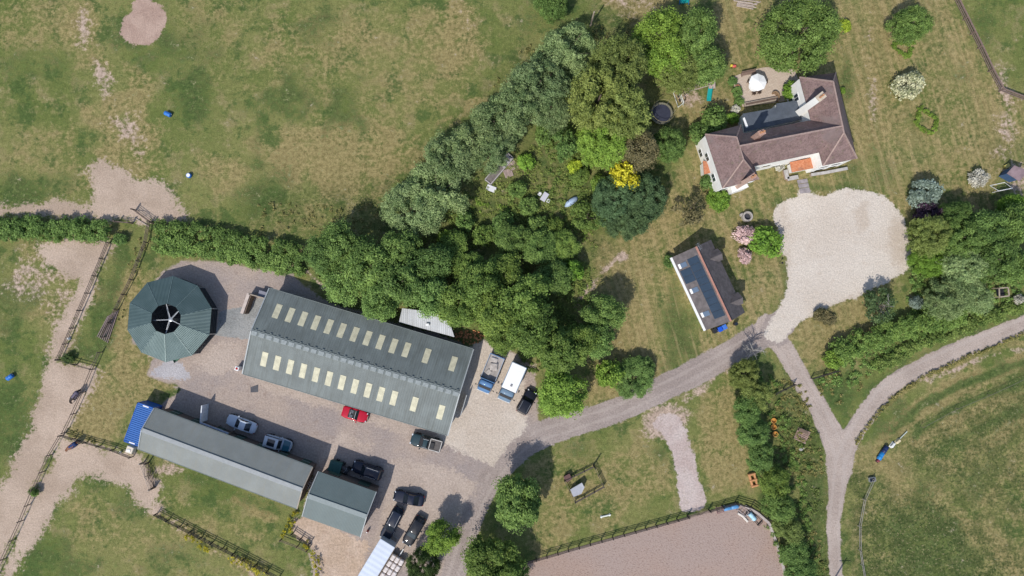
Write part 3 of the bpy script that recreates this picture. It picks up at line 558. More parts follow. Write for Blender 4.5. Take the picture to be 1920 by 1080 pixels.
T('feather', 'ash', 1160, 128, 52, 11, 'topmost of the feathery olive green trees between willows and trampoline', G1); T('feather', 'ash', 1122, 190, 58, 12, 'feathery olive green tree touching the willow row', G1)
T('feather', 'ash', 1168, 212, 50, 11, 'feathery olive green tree just left of the trampoline', G1); T('feather', 'lime', 1130, 268, 44, 8, 'lowest of the feathery trees, bright yellowish green', G1)
G2 = 'trees north of the climbing frame'
T('broad', 'lime', 1236, 70, 46, 9, 'bright lime green tree at the left of the clump above the climbing frame', G2); T('broad', 'lime', 1250, 112, 40, 8, 'lime green tree in the middle of the clump above the climbing frame', G2)
T('broad', 'mid', 1308, 68, 42, 9, 'darker green tree at the upper right of the clump above the climbing frame', G2); T('broad', 'mid', 1318, 122, 38, 8, 'darker green tree at the lower right of the clump, nearest the patio', G2); T('feather', 'ash', 1268, 138, 40, 7, 'olive tree at the bottom of the clump directly above the white swing', G2)
T('broad', 'brown', 1190, 278, 44, 7, 'brownish dark tree below the feathery trees, above the golden shrub'); T('dense', 'mid', 1254, 272, 32, 6, 'small rounded green tree just below the trampoline')
T('dense', 'deep', 1150, 378, 46, 5.5, 'left part of the dark blue green evergreen clump under the golden shrub', 'dark evergreens under the golden shrub'); T('dense', 'deep', 1204, 370, 48, 5.5, 'right part of the dark blue green evergreen clump, beside the lawn path', 'dark evergreens under the golden shrub'); T('dense', 'deep', 1176, 405, 44, 5, 'lowest of the dark blue green evergreen clump', 'dark evergreens under the golden shrub')
S = lambda *a, **k: tree('shrub', 'shrub', *a, **k)
S('shrub', 'yellow', 1172, 332, 31, 6.6, 'vivid golden yellow shrub above the dark evergreen clump', sq=.78)
G3 = 'trees along the north side of the large barn'
for x, y, r, h, l in [(608, 478, 40, 8, 'first tree from the west hedge, at the left end of the belt behind the barn'), (655, 462, 45, 9, 'second tree of the upper row behind the barn, edging the pasture'), (652, 528, 44, 8, 'tree at the lower left of the belt, leaning towards the barn roof'), (700, 500, 50, 10, 'tall tree in the middle left of the belt behind the barn'),
  (745, 466, 44, 9, 'tree in the upper row behind the barn below the palest willow'), (758, 528, 50, 10, 'tall tree in the middle of the belt, above the skylights'), (712, 560, 42, 9, 'tree overhanging the north eave near the middle of the barn'), (800, 548, 42, 9, 'tree above the pale shed roof'), (815, 488, 38, 9, 'dark gapped tree between willow and barn belt')]:
    T('broad', 'mid', x, y, r, h*.85, l, G3)
G4 = 'trees in the wood between barn and lawn'
for x, y, r, h, f, l in [(862, 568, 44, 9, 'oak', 'olive green tree just right of the pale shed roof'), (905, 535, 46, 10, 'oak', 'olive green tree at the centre top of the wood'), (948, 518, 42, 9, 'oak', 'olive green tree in the wood left of the bright bush'), (930, 588, 48, 10, 'oak', 'big olive tree above the flatbed lorry'),
  (985, 558, 50, 11, 'oak', 'tallest olive tree in the middle of the wood'), (1000, 622, 50, 11, 'oak', 'big olive tree above the white box lorry'), (948, 632, 34, 8, 'oak', 'tree overhanging the back of the flatbed lorry'), (1050, 650, 48, 10, 'oak', 'broad tree at the lower right of the wood'), (1090, 640, 38, 9, 'oak', 'tree at the right edge of the wood beside the dark trees'),
  (1050, 737, 50, 8, 'lime', 'round bright green tree beside the bend of the drive'), (1130, 588, 36, 8, 'mid', 'dark green tree at the lawn edge, upper of two'), (1120, 640, 36, 8, 'mid', 'dark green tree at the lawn edge, lower of two'), (1010, 468, 36, 7, 'mid', 'green tree at the top of the wood under the garden table'), (1055, 465, 32, 6, 'oak', 'small olive tree at the top right of the wood'),
  (960, 448, 32, 7, 'mid', 'green tree at the top of the wood, left of the garden table'), (1040, 522, 38, 8, 'mid', 'green tree beside the worn path at the wood edge'), (880, 500, 34, 7, 'oak', 'olive tree at the upper left of the wood'), (852, 455, 28, 6, 'oak', 'lone yellowish tree between willows and wood')]:
    T('broad', f, x, y, r, h*(.85 if y > 530 else .68), l, G4)
T('dense', 'mid', 1192, 706, 40, 3.0, 'low spreading tree by the drive, right of the round bright tree'); S('shrub', 'lime', 1143, 702, 26, 4, 'yellowish bush at the left of the low spreading tree by the drive')
S('shrub', 'bright', 1074, 506, 21, 4, 'bright green bush at the wood edge near the worn path')
T('loose', 'oak', 1100, 408, 30, 4, 'small loose tree beside the blue covered object'); T('loose', 'mid', 1060, 272, 30, 5, 'small tree left of the lowest feathery tree'); T('dense', 'mid', 1036, 8, 32, 6, 'green tree cut by the top edge, left of the pole')
S('shrub', 'mid', 971, 354, 18, 2.4, 'dark green bush below the planting bed, upper of two'); S('shrub', 'mid', 990, 386, 18, 2, 'green bush left of the garden table, lower of two'); S('shrub', 'bright', 986, 304, 17, 2, 'bright yellow green bush right of the pallets'); S('shrub', 'yellowgreen', 1078, 312, 14, 1.6, 'yellow green bush beside the lowest feathery tree'); S('shrub', 'oak', 1088, 330, 18, 1.6, 'low olive bush left of the golden shrub')
T('loose', 'brown', 1292, 392, 34, 5, 'sparse brownish tree on the lawn path left of the house'); S('shrub', 'bright', 1347, 374, 23, 2.4, 'bright bush at the lower left corner of the house'); S('shrub', 'mid', 1340, 224, 26, 4, 'dark rounded bush at the upper left corner of the house'); S('shrub', 'mid', 1312, 250, 20, 3, 'bush beside the west wall of the house'); S('shrub', 'bright', 1374, 222, 12, 1.8, 'small bright bush left of the flat roof'); S('shrub', 'bright', 1487, 168, 18, 3, 'bright green bush on the patio against the house'); S('shrub', 'mid', 1327, 340, 14, 2, 'bush climbing the west wall below the orange lean-to')
T('dense', 'olive', 1500, 66, 72, 9.5, 'largest round olive tree, standing above the house and patio'); S('shrub', 'yellowgreen', 1582, 48, 14, 1.6, 'small yellow green bush right of the largest round tree'); T('dense', 'mid', 1706, 46, 36, 6, 'dark rounded tree alone on the upper right lawn')
S('shrub', 'cream', 1706, 158, 28, 3.2, 'cream flowering bush on the right hand lawn between the box hedges'); S('shrub', 'white', 1835, 333, 17, 2, 'white flowering bush beside the goal frame'); S('shrub', 'silver', 1735, 362, 30, 3.4, 'silvery grey green rounded bush right of the gravel drive'); S('shrub', 'purple', 1742, 402, 26, 3.4, 'dark purple leaved bush below the silvery bush')
S('shrub', 'pink', 1400, 440, 20, 2.2, 'pink flowering bush below the stone well, upper of two'); S('shrub', 'pink', 1397, 480, 14, 1.6, 'small pink flowering bush, lower of two'); S('shrub', 'bright', 1435, 452, 32, 3.2, 'bright green bush between pink flowers and gravel drive')
G5 = 'trees of the thicket right of the gravel drive'
for sh, f, x, y, r, h, l in [('feather', 'ash', 1742, 442, 38, 6, 'feathery sage tree at the upper left of the right hand thicket'), ('dense', 'mid', 1795, 448, 42, 7, 'green tree in the middle top of the right hand thicket'), ('broad', 'mid', 1843, 425, 40, 7, 'green tree at the top of the right hand thicket'), ('broad', 'mid', 1895, 430, 42, 7, 'green tree at the right edge of the thicket, upper'),
  ('dense', 'bright', 1742, 490, 32, 4, 'vivid green low tree touching the gravel drive'), ('feather', 'willow', 1800, 500, 38, 6, 'greyish tree in the middle of the right hand thicket'), ('broad', 'mid', 1860, 488, 42, 7, 'green tree in the right hand thicket above the wooden frame'), ('broad', 'mid', 1908, 500, 38, 6, 'green tree at the right picture edge above the white flowers'), ('willow', 'willow', 1772, 560, 40, 6, 'sage green willow at the bottom of the right hand thicket'), ('willow', 'willow', 1822, 553, 36, 5, 'smaller sage green willow next to the wooden frame'), ('dense', 'bright', 1900, 388, 28, 4, 'bright green tree below the goal frame at the right edge'), ('dense', 'mid', 1790, 400, 26, 5, 'dark green tree beside the purple bush')]:
    T(sh, f, x, y, r, h, l, G5)
G6 = 'trees of the strip between sand arena and lane'
for x, y, r, h, f, l in [(1393, 700, 30, 5, 'ash', 'greyish tree at the top of the strip beside the drive fork'), (1418, 738, 32, 5, 'ash', 'second tree from the top of the strip beside the lane'), (1402, 770, 32, 5, 'mid', 'third tree from the top of the strip, leaning to the lawn'), (1412, 814, 30, 5, 'mid', 'dark tree left of the orange hoops'), (1426, 858, 31, 5, 'mid', 'dark tree in the middle of the strip beside the orange pallet'),
  (1453, 905, 31, 5, 'oak', 'tree of the strip right of the orange pallet'), (1460, 950, 33, 5, 'mid', 'tree of the strip at the arena corner'), (1474, 992, 28, 4, 'ash', 'tree of the strip along the arena side, third from the bottom'), (1486, 1036, 30, 4, 'mid', 'tree of the strip along the arena side, second from the bottom'), (1502, 1076, 30, 4, 'mid', 'tree of the strip cut by the bottom edge')]:
    T('feather' if int(x+y) % 2 else 'broad', f, x, y, r*.92, h, l, G6)
T('broad', 'mid', 975, 945, 50, 8, 'large rounded tree on the grass inside the bend of the drive'); T('broad', 'oak', 922, 1048, 48, 8, 'large tree at the bottom edge beside the drive'); T('broad', 'oak', 962, 1078, 34, 6, 'tree at the bottom edge left of the sand arena')
T('broad', 'lime', 826, 1004, 32, 5.5, 'small bright lime tree between the parked cars and the drive'); T('dense', 'dark', 792, 1062, 32, 6, 'dark tree in shade at the bottom edge beside the trailer')
T('loose', 'pine', 1647, 572, 31, 5, 'sparse dark pine with bare pale branches above the lane hedge')
S('shrub', 'lime', 1563, 672, 18, 2.6, 'bright yellow green bush at the left end of the lane hedge'); S('shrub', 'silver', 1719, 568, 13, 2, 'pale grey bush between pine and willow'); S('shrub', 'brown', 1540, 590, 14, 1.6, 'sparse low bush on the grass beside the gravel drive'); S('shrub', 'brown', 1556, 600, 12, 1.2, 'sparse low bush nearest the pine, on dry grass')
S('shrub', 'white', 1912, 562, 10, 1.8, 'white flowering bush at the right picture edge above the lane'); S('shrub', 'white', 1462, 313, 9, 1.2, 'white climbing roses beside the porch'); S('shrub', 'white', 1380, 205, 8, 1.2, 'pale flowering plant at the patio corner by the flat roof')
S('shrub', 'mid', 1382, 172, 11, 1.0, 'low border plant on the left edge of the patio'); S('shrub', 'mid', 1374, 152, 9, 1.0, 'border plant at the top left of the patio'); S('shrub', 'mid', 1386, 190, 9, 1.0, 'border plant left of the bench on the patio'); S('shrub', 'lime', 1579, 170, 7, 1, 'small lime bush against the east wall of the house')
S('shrub', 'mid', 63, 923, 9, 1.4, 'small bush growing through the paddock fence'); S('shrub', 'mid', 224, 448, 12, 1.4, 'bramble beside the lane gate'); S('shrub', 'dark', 128, 672, 11, 1.2, 'dark bush at the lower left corner of the grass lane')
S('shrub', 'mid', 1255, 490, 12, 1.6, 'bush at the upper left corner of the cabin')
# bare tree by the drive fork and pine branches
def bare(name, label, px, py, h, spread, n, seed, m, parent=None):
    q = P(px, py, 0); g = random.Random(seed); mb = MB(); mb.tube([(0, 0, 0), (0, .05, h*.4), (.05, 0, h*.85)], [.11, .08, .03], 7)
    for i in range(n):
        a = g.uniform(0, 6.28); z = h*g.uniform(.25, .75); L = spread*g.uniform(.5, 1); e = Vector((math.cos(a)*L, math.sin(a)*L, z+h*g.uniform(.12, .35)))
        s0 = Vector((0, 0, z)); mid_ = s0.lerp(e, .5)+Vector((g.uniform(-.1, .1), g.uniform(-.1, .1), .1)); mb.tube([s0, mid_, e], [.055, .038, .012], 5)
        for j in range(4):
            b = s0.lerp(e, g.uniform(.35, .95)); c = b+Vector((g.uniform(-1, 1), g.uniform(-1, 1), g.uniform(.1, .7)))*L*.4; mb.tube([b, c], [.025, .008], 4)
    return q, mb
q, mb = bare('bare_tree', '', 1399, 655, 4.2, 2.0, 20, 5, bark_g)
t = thing('bare_tree', 'leafless grey twiggy tree on the edge of the drive near the fork', 'tree', (q.x, q.y, 0)); mb.build('branches', bark_g, t)
q, mb = bare('x', '', 1644, 576, 5.2, 2.1, 9, 9, bark_g)
t = thing('dead_tree', 'bare pale branches of a dead tree rising through the sparse pine', 'tree', (q.x, q.y, 0)); mb.build('branches', bark_g, t)
# hedges
hedge('hedge', 'hedge', [(-30, 430), (60, 430), (130, 432), (205, 434)], 2.0, 44, 'hedge', 'long green field hedge at the left edge below the pale dirt track')
hedge('hedge', 'hedge', [(296, 424), (380, 432), (470, 452), (565, 470)], 1.7, 22, 'hedge', 'dark upper field hedge running from the gate to the barn trees')
hedge('hedge', 'hedge', [(292, 455), (380, 462), (470, 480), (570, 498)], 1.2, 44, 'mid', 'grassy green bank hedge above the horse walker')
hedge('hedge', 'hedge', [(1566, 664), (1620, 640), (1690, 614), (1750, 602), (1800, 588)], 2.6, 46, 'hedge', 'thick rough hedge along the upper side of the country lane')
hedge('hedge', 'hedge', [(1640, 690), (1700, 655), (1780, 622), (1870, 590), (1925, 566)], 1.0, 22, 'bramble', 'low bramble row on the verge between thick hedge and lane')
for pts_, l_ in (([(1603, 832), (1632, 792), (1672, 747), (1730, 708), (1800, 675), (1870, 646), (1930, 622)], 'x'),):
    o = hedge('verge_grass', None, pts_, .3, 8, 'tuft', None, clr=.2, per_m=22, nl=16, ls=.09); o['kind'] = 'stuff'
BX = 'diamond box hedges on the lawn'
for k, pts, l in [(0, [(1725, 202), (1757, 226), (1748, 252), (1716, 235), (1725, 202)], 'diamond shaped low box hedge on the right hand lawn below the cream bush'), (1, [(1674, 80), (1712, 82), (1703, 108), (1680, 96), (1674, 80)], 'diamond shaped low box hedge under the dark lone tree')]:
    hedge('box_hedge', 'hedge', pts, .55, 8, 'yellowgreen' if 0 else 'lime', l, BX, clr=.2, per_m=30, ls=.07, nl=40)
for pts, l in [([(556, 958), (545, 985), (530, 1008)], 'yellow flowering weeds along the fence below the small stable'), ([(572, 1018), (590, 1040), (602, 1085)], 'yellow flowering weeds along the edge of the tan yard'), ([(350, 1002), (372, 1018), (395, 1030)], 'yellow weeds under the lower paddock fence, left patch'), ([(430, 1046), (470, 1062), (500, 1078)], 'yellow weeds under the lower paddock fence, right patch')]:
    hedge('flowering_weeds', 'plants', pts, .7, 16, 'gorse', l, 'yellow flowering weeds', clr=.22, per_m=9, ls=.08, nl=26)
# ground cover
scatter('undergrowth', [[(700, 430), (790, 440), (900, 330), (1000, 260), (1080, 240), (1110, 300), (1100, 440), (1000, 450), (880, 460), (800, 480)], [(560, 470), (850, 470), (900, 520), (860, 600), (740, 590), (600, 530)], [(850, 560), (1000, 480), (1110, 500), (1120, 680), (1000, 700), (900, 620)]], 2.0, .8, 'bramble', .4, 34, .12, 21, .42)
scatter('undergrowth', [[(690, 440), (780, 455), (900, 345), (1000, 265), (1090, 235), (1115, 300), (1105, 450), (1130, 480), (1100, 540), (1000, 450), (880, 470), (800, 490)]], 2.6, .35, 'ash', .34, 22, .11, 31, .45, .35)
scatter('undergrowth', [[(690, 440), (780, 455), (900, 345), (1000, 265), (1090, 235), (1115, 300), (1105, 450), (1000, 450), (880, 470), (800, 490)]], 1.4, .6, 'lime', .35, 24, .11, 32, .6, .3)
scatter('undergrowth', [[(1700, 420), (1940, 400), (1940, 560), (1800, 600), (1700, 590)], [(1560, 670), (1800, 590), (1940, 550), (1940, 575), (1700, 660), (1615, 712), (1560, 735), (1530, 715)]], 1.6, .9, 'mid', .4, 34, .13, 22, .3)
scatter('undergrowth', [[(1450, 740), (1500, 710), (1545, 870), (1552, 1090), (1500, 1090), (1470, 900)]], 2.0, .4, 'ash', .35, 24, .11, 33, .45, .35)
scatter('undergrowth', [[(1380, 690), (1450, 690), (1500, 830), (1540, 1090), (1480, 1090), (1440, 980), (1400, 850)]], 1.7, .8, 'hedge', .35, 34, .12, 23, .4)
scatter('rough_grass', [[(1440, 720), (1500, 700), (1545, 860), (1550, 1090), (1490, 1090)], [(1525, 712), (1572, 694), (1640, 690), (1590, 755), (1574, 785), (1548, 745)], [(1110, 30), (1200, 45), (1190, 110), (1110, 80)]], 1.8, .25, 'tuft', .3, 18, .12, 25, .42, .3)
scatter('rough_grass', [[(640, 400), (760, 320), (880, 215), (1000, 70), (1040, 60), (900, 250), (740, 420)], [(480, 370), (640, 390), (720, 430), (480, 440)], [(285, 420), (560, 430), (560, 445), (300, 425)]], 1.2, .35, 'tuft', .28, 16, .12, 26, .47, .3)
scatter('rough_grass', [[(118, 660), (205, 640), (290, 430), (270, 430), (190, 650), (125, 690)], [(130, 820), (250, 850), (250, 838), (140, 805)], [(560, 955), (590, 880), (600, 860), (575, 960)], [(296, 958), (520, 1075), (510, 1085), (290, 968)]], 1.6, .35, 'tuft', .25, 20, .1, 27, .4, .4)
# ------------------------------------------------------------------ buildings
def rect(c4, z):
    a, b, c, d_ = [P(x, y, z) for x, y in c4]                      # TL, TR, BR, BL of the roof edge in the photograph
    u = ((b-a)+(c-d_))/2; v = ((a-d_)+(b-c))/2; ctr = (a+b+c+d_)/4
    return ctr, math.atan2(u.y, u.x), u.length, v.length
render_white = mat('white_render', (.82, .8, .76), .85, .06, 1.5); dark_win = mat('window_glass', (.03, .04, .055), .08, .1, 2, 0, .6)
white_pvc = mat('white_frame', (.78, .78, .77), .45, .05); timber = mat('weathered_timber', (.17, .125, .095), .9, .3, 5); timber_p = mat('pale_timber', (.36, .3, .24), .9, .25, 5); brick = mat('red_brick', (.38, .24, .19), .9, .3, 6)
steel = mat('galvanised_steel', (.45, .47, .48), .42, .12, 3, .6); black_m = mat('black_plastic', (.02, .02, .022), .5, .2); conc = mat('concrete', (.4, .38, .36), .9, .2, 2)
def gable(name, label, cat, c4, eave, ridge, roof_n, roof_s, wall, over=.25, th=.09):
    ctr, ang, L, Wd = rect(c4, eave); t = thing(name, label, cat, (ctr.x, ctr.y, 0), ang)
    x, y = L/2-over, Wd/2-over; zw = eave+(ridge-eave)*over/(Wd/2)-.12; m = MB()
    for sx in (-1, 1): m.add([(sx*x, -y, 0), (sx*x, y, 0), (sx*x, y, zw), (sx*x, 0, ridge-.14), (sx*x, -y, zw)], [(0, 1, 2, 3, 4) if sx > 0 else (4, 3, 2, 1, 0)])
    for sy in (-1, 1): m.add([(-x, sy*y, 0), (x, sy*y, 0), (x, sy*y, zw), (-x, sy*y, zw)], [(0, 1, 2, 3) if sy < 0 else (3, 2, 1, 0)])
    m.build('wall', wall, t)
    for sy, mm in ((1, roof_n), (-1, roof_s)):
        m = MB(); m.slab([(-L/2, sy*Wd/2, eave), (L/2, sy*Wd/2, eave), (L/2, 0, ridge), (-L/2, 0, ridge)], th); m.build('roof_slope', mm, t)
    return t, L, Wd, ang
def slope_pt(x, s, eave, ridge, Wd, off=0.0):                       # s in -1..1 across the roof
    k = 1-abs(s); return (x, s*Wd/2, eave+(ridge-eave)*k+off)
barn_r = rib_mat('barn_roof', (.135, .155, .15), .34, 'x', .6, .16, (.085, .095, .085), .6, .3, 0, .4, 1.07)
corr_wall = rib_mat('barn_cladding', (.16, .18, .17), .2, 'x', .6, .1, (.1, .1, .08), .3)
t, L, Wd, _ = gable('barn', 'large green grey barn with two rows of cream skylights', 'barn', [(508, 541), (889, 656), (838, 815), (452, 700)], 3.1, 4.9, barn_r, barn_r, corr_wall, .3)
cream_gl = mat('cream_rooflight', (.5, .47, .335), .6, .2, 1.6); e_, r_ = 3.1, 4.9
xs = [i*1.9 for i in range(11)]+[19+2.97, 19+6.85]
for s0, s1 in ((.41, .73), (-.37, -.70)):
    off = -L/2+(2.3 if s0 > 0 else 2.6)
    for x in xs:
        x = x+off; m = MB(); a, b = .4, .4
        m.slab([slope_pt(x-.42, s1, e_, r_, Wd, .035), slope_pt(x+.42, s1, e_, r_, Wd, .035), slope_pt(x+.42, s0, e_, r_, Wd, .035), slope_pt(x-.42, s0, e_, r_, Wd, .035)], .05)
        m.build('skylight', cream_gl, t)
m = MB(); m2 = MB(); nn = int(L/1.06)
rc = mat('ridge_rooflight', (.26, .285, .28), .45, .2, 3); rc2 = mat('ridge_cap', (.15, .175, .172), .5, .15)
m.slab([(-L/2, -.42, r_-.03), (L/2, -.42, r_-.03), (L/2, .3, r_-.0), (-L/2, .3, r_-.0)], .03); m.build('ridge_cap', rc2, t)
for i in range(nn):
    x = -L/2+.5+i*(L-1)/(nn-1); m2.rbox((x, -.18, r_+.03), (.82, .62, .06), .03)
m2.build('ridge_rooflight', rc, t)
m3 = MB(); [m3.box((-L/2+.5+i*(L-1)/(nn-1)+.1, .42, r_+.0), (.3, .1, .07)) for i in range(nn)]; m3.build('ridge_vent', rc2, t)
m = MB(); m.box((L/2+.04, 0, 3.9), (.1, .01, .01)); vtrim = mat('verge_trim', (.33, .35, .35), .5, .1)
for sx in (-1, 1):
    for sy in (-1, 1):
        m = MB(); a = Vector((sx*(L/2+.02), sy*(Wd/2+.02), e_+.06)); b = Vector((sx*(L/2+.02), sy*.0, r_+.06)); m.bar(a, b, .16, .1); m.build('verge_board', vtrim, t)
for sy in (-1, 1): m = MB(); m.tube([(-L/2, sy*(Wd/2+.06), e_-.08), (L/2, sy*(Wd/2+.06), e_-.08)], .07, 8); m.build('gutter', rc2, t)
m = MB(); m.box((L/2-.24, 1.2, 1.4), (.08, 3.6, 2.7)); m.build('door', mat('barn_door', (.2, .22, .22), .6, .2), t)
m = MB(); m.bar((L/2+.9, -3.3, 1.0), (L/2+.9, -.3, 1.0), .08, 1.6); o = m.build('sliding_door', steel, t)
# long stable
st_r = rib_mat('stable_roof', (.2, .213, .203), .18, 'x', .6, .09, (.21, .205, .17), .45, .35, 0, .3, 1.1)
stw = mat('stable_boarding', (.13, .1, .085), .85, .25, 4)
t, L, Wd, A = gable('stable_block', 'long low grey roofed stable block beside the blue container', 'stable', [(290, 766), (587, 876), (556, 954), (259, 841)], 3.65, 4.85, st_r, st_r, stw, .35)
m = MB(); m.slab([(-L/2, -.3, 4.85), (L/2, -.3, 4.85), (L/2, .28, 4.87), (-L/2, .28, 4.87)], .05); m.build('ridge_cap', mat('stable_ridge', (.27, .285, .29), .5, .1), t)
for sx in (-1, 1):
    for sy in (-1, 1): m = MB(); m.bar((sx*(L/2+.02), sy*(Wd/2+.02), 3.69), (sx*(L/2+.02), 0, 4.91), .12, .1); m.build('verge_board', vtrim if sx < 0 else timber_p, t)
for i in range(7):
    m = MB(); x = -L/2+2+i*3.35; m.box((x, Wd/2-.31, 1.1), (1.2, .08, 2.1)); o = m.build('stable_door', mat('green_door', (.05, .09, .07), .7, .2), t); m = MB(); m.box((x, Wd/2-.26, 1.15), (1.15, .03, .08)); m.build('bolt_rail', steel, o)
for sy in (-1, 1): m = MB(); m.tube([(-L/2, sy*(Wd/2+.06), 3.57), (L/2, sy*(Wd/2+.06), 3.57)], .06, 8); m.build('gutter', rc2, t)
# small stable
ss_r = rib_mat('small_stable_roof', (.11, .142, .14), .2, 'x', .5, .09, (.12, .14, .13), .4, .4, 0, .4, 1.1)
t, L, Wd, A = gable('small_stable', 'small green roofed stable at the right end of the long block', 'stable', [(597, 884), (706, 922), (675, 1007), (567, 968)], 4.1, 5.2, ss_r, ss_r, stw, .3)
m = MB(); m.slab([(-L/2, -.34, 5.2), (L/2, -.34, 5.2), (L/2, .3, 5.22), (-L/2, .3, 5.22)], .05); m.build('ridge_cap', mat('small_ridge', (.2, .235, .235), .5, .1), t)
for sx in (-1, 1):
    for sy in (-1, 1): m = MB(); m.bar((sx*(L/2+.02), sy*(Wd/2+.02), 4.14), (sx*(L/2+.02), 0, 5.26), .12, .1); m.build('verge_board', vtrim, t)
for i in range(2): m = MB(); m.box((-2.4+i*4.4, Wd/2-.26, 1.2), (1.6, .08, 2.3)); m.build('stable_door', mat('green_door', (.05, .09, .07), .7, .2), t)
# blue container
ctr, ang, L, Wd = rect([(260, 755), (291, 766), (259, 837), (229, 827)], 2.5)
t = thing('shipping_container', 'blue corrugated shipping container at the left end of the long stable', 'container', (ctr.x, ctr.y, 0), ang+math.pi/2)
L, Wd = Wd, L; bl = rib_mat('container_blue', (.03, .12, .38), .28, 'x', .45, .08, (.02, .08, .3), .25, 1.0); bl2 = paint('container_frame_blue', (.02, .1, .42), .45)
m = MB(); m.box((0, 0, 1.25), (L-.1, Wd-.1, 2.3)); m.build('shell', bl, t)
m = MB(); m.box((0, 0, 2.44), (L-.12, Wd-.12, .06)); m.build('roof', bl, t)
m = MB()
for sx in (-1, 1):
    m.bar((sx*(L/2-.06), -Wd/2, 2.44), (sx*(L/2-.06), Wd/2, 2.44), .12); m.bar((sx*(L/2-.06), -Wd/2, .06), (sx*(L/2-.06), Wd/2, .06), .12)
    for sy in (-1, 1): m.box((sx*(L/2-.06), sy*(Wd/2-.06), 1.25), (.13, .13, 2.5))
for sy in (-1, 1): m.bar((-L/2, sy*(Wd/2-.04), 2.45), (L/2, sy*(Wd/2-.04), 2.45), .09); m.bar((-L/2, sy*(Wd/2-.04), .06), (L/2, sy*(Wd/2-.04), .06), .1)
m.build('frame', bl2, t)
for sx, yy in ((-1, 0), (1, -.1)): m = MB(); m.box((sx*(L/2-.18), yy, 2.51), (.16, .85, .02)); m.build('roof_plate', white_pvc, t)
# horse walker
C0 = P(317.5, 598, 2.8); t = thing('horse_walker', 'ten sided horse walker with green corrugated ring roof and open middle', 'horse walker', (C0.x, C0.y, 0), 0)
wr = NT('walker_roof'); o_ = wr.obj(); sx = wr.n('ShaderNodeAttribute', attribute_name='along').outputs['Fac']
f1 = wr.math('SINE', wr.math('MULTIPLY', sx, 2*math.pi/.2)); nz = wr.noise(o_, .6, 4)
wr.bump(f1, .55, .03); WALK = wr.out(wr.mix(wr.step(nz, .3, .7), (.062, .098, .097), (.08, .12, .12)), .4, .4, .3)
N = 10; Ro, Ri, zo, zi = 6.15, 2.15, 2.75, 3.75; a0 = R_(-93.5)
vert = lambda r, z, k: (r*math.cos(a0+k*2*math.pi/N), r*math.sin(a0+k*2*math.pi/N), z)
for k in range(N):
    m = MB(); m.slab([vert(Ro, zo, k), vert(Ro, zo, k+1), vert(Ri, zi, k+1), vert(Ri, zi, k)], .05); o = m.build('roof_panel', WALK, t)
    me = o.data; at = me.attributes.new('along', 'FLOAT', 'POINT'); am = a0+(k+.5)*2*math.pi/N; at.data.foreach_set('value', [-v.co.x*math.sin(am)+v.co.y*math.cos(am) for v in me.vertices])
cap_m = mat('walker_trim', (.11, .155, .155), .4, .1, 3, .2)
for k in range(N):
    m = MB(); m.bar(Vector(vert(Ro, zo, k))+Vector((0, 0, .02)), Vector(vert(Ri, zi, k))+Vector((0, 0, .02)), .09, .04); m.build('hip_trim', cap_m, t)
    m = MB(); x, y, _ = vert(Ro-.25, 0, k); m.box((x, y, 1.35), (.12, .12, 2.7), a0+k*.628); m.build('post', steel, t)
mesh_d = mat('walker_mesh', (.05, .055, .06), .7, .2)
m = MB()
for k in range(N):
    a, b = Vector(vert(Ro-.25, 0, k)), Vector(vert(Ro-.25, 0, k+1))
    for z in (.3, .8, 1.3, 1.8): m.bar(a+Vector((0, 0, z)), b+Vector((0, 0, z)), .05, .16)
m.build('outer_rail', mesh_d, t)
m = MB()
for k in range(N):
    a, b = Vector(vert(Ri+.05, 0, k)), Vector(vert(Ri+.05, 0, k+1))
    for z in (.3, .8, 1.3, 1.8): m.bar(a+Vector((0, 0, z)), b+Vector((0, 0, z)), .05, .16)
    m.box((a.x, a.y, 1.85), (.09, .09, 3.7))
m.build('inner_rail', mesh_d, t)
m = MB(); m.slab([vert(Ro-.3, .03, k) for k in range(N)], .02); m.build('floor', mat('walker_floor', (.045, .043, .045), .95, .3, 2), t)
m = MB(); m.lathe([(.22, 0), (.22, 2.6), (.3, 2.62), (.3, 3.0), (.1, 3.05)], (.25, -.1, 0), 12); m.build('hub', steel, t)
for a in (100, 40, -25, -100, 185): m = MB(); x, y = math.cos(R_(a)), math.sin(R_(a)); m.bar((.25+x*.2, -.1+y*.2, 2.95), (x*2.3, y*2.3, 3.0), .1, .12); m.bar((.25+x*.2, -.1+y*.2, 3.3), (x*1.6, y*1.6, 3.05), .04); m.build('arm', steel, t)
# pale shed beside the barn
t = thing('shed', 'low pale grey flat roofed shed half hidden by trees behind the barn', 'shed', P(798, 607, 0))
m = MB(); m.slab([P(x, y, z) for x, y, z in ((754, 578, 2.5), (838, 588, 2.5), (852, 632, 2.3), (748, 604, 2.3))], .1); m.build('roof', rib_mat('shed_sheet', (.5, .51, .52), .3, 'x', .5, .12, (.3, .3, .28), .6), t, world=True)
m = MB(); m.prism([(P(x, y, 2.2).x, P(x, y, 2.2).y) for x, y in ((757, 581), (835, 590), (846, 627), (752, 601))], 0, 2.2); m.build('wall', corr_wall, t, world=True)
m = MB(); m.rbox((.6, -.1, 2.62), (.5, .35, .25)); m.build('roof_vent', white_pvc, t)
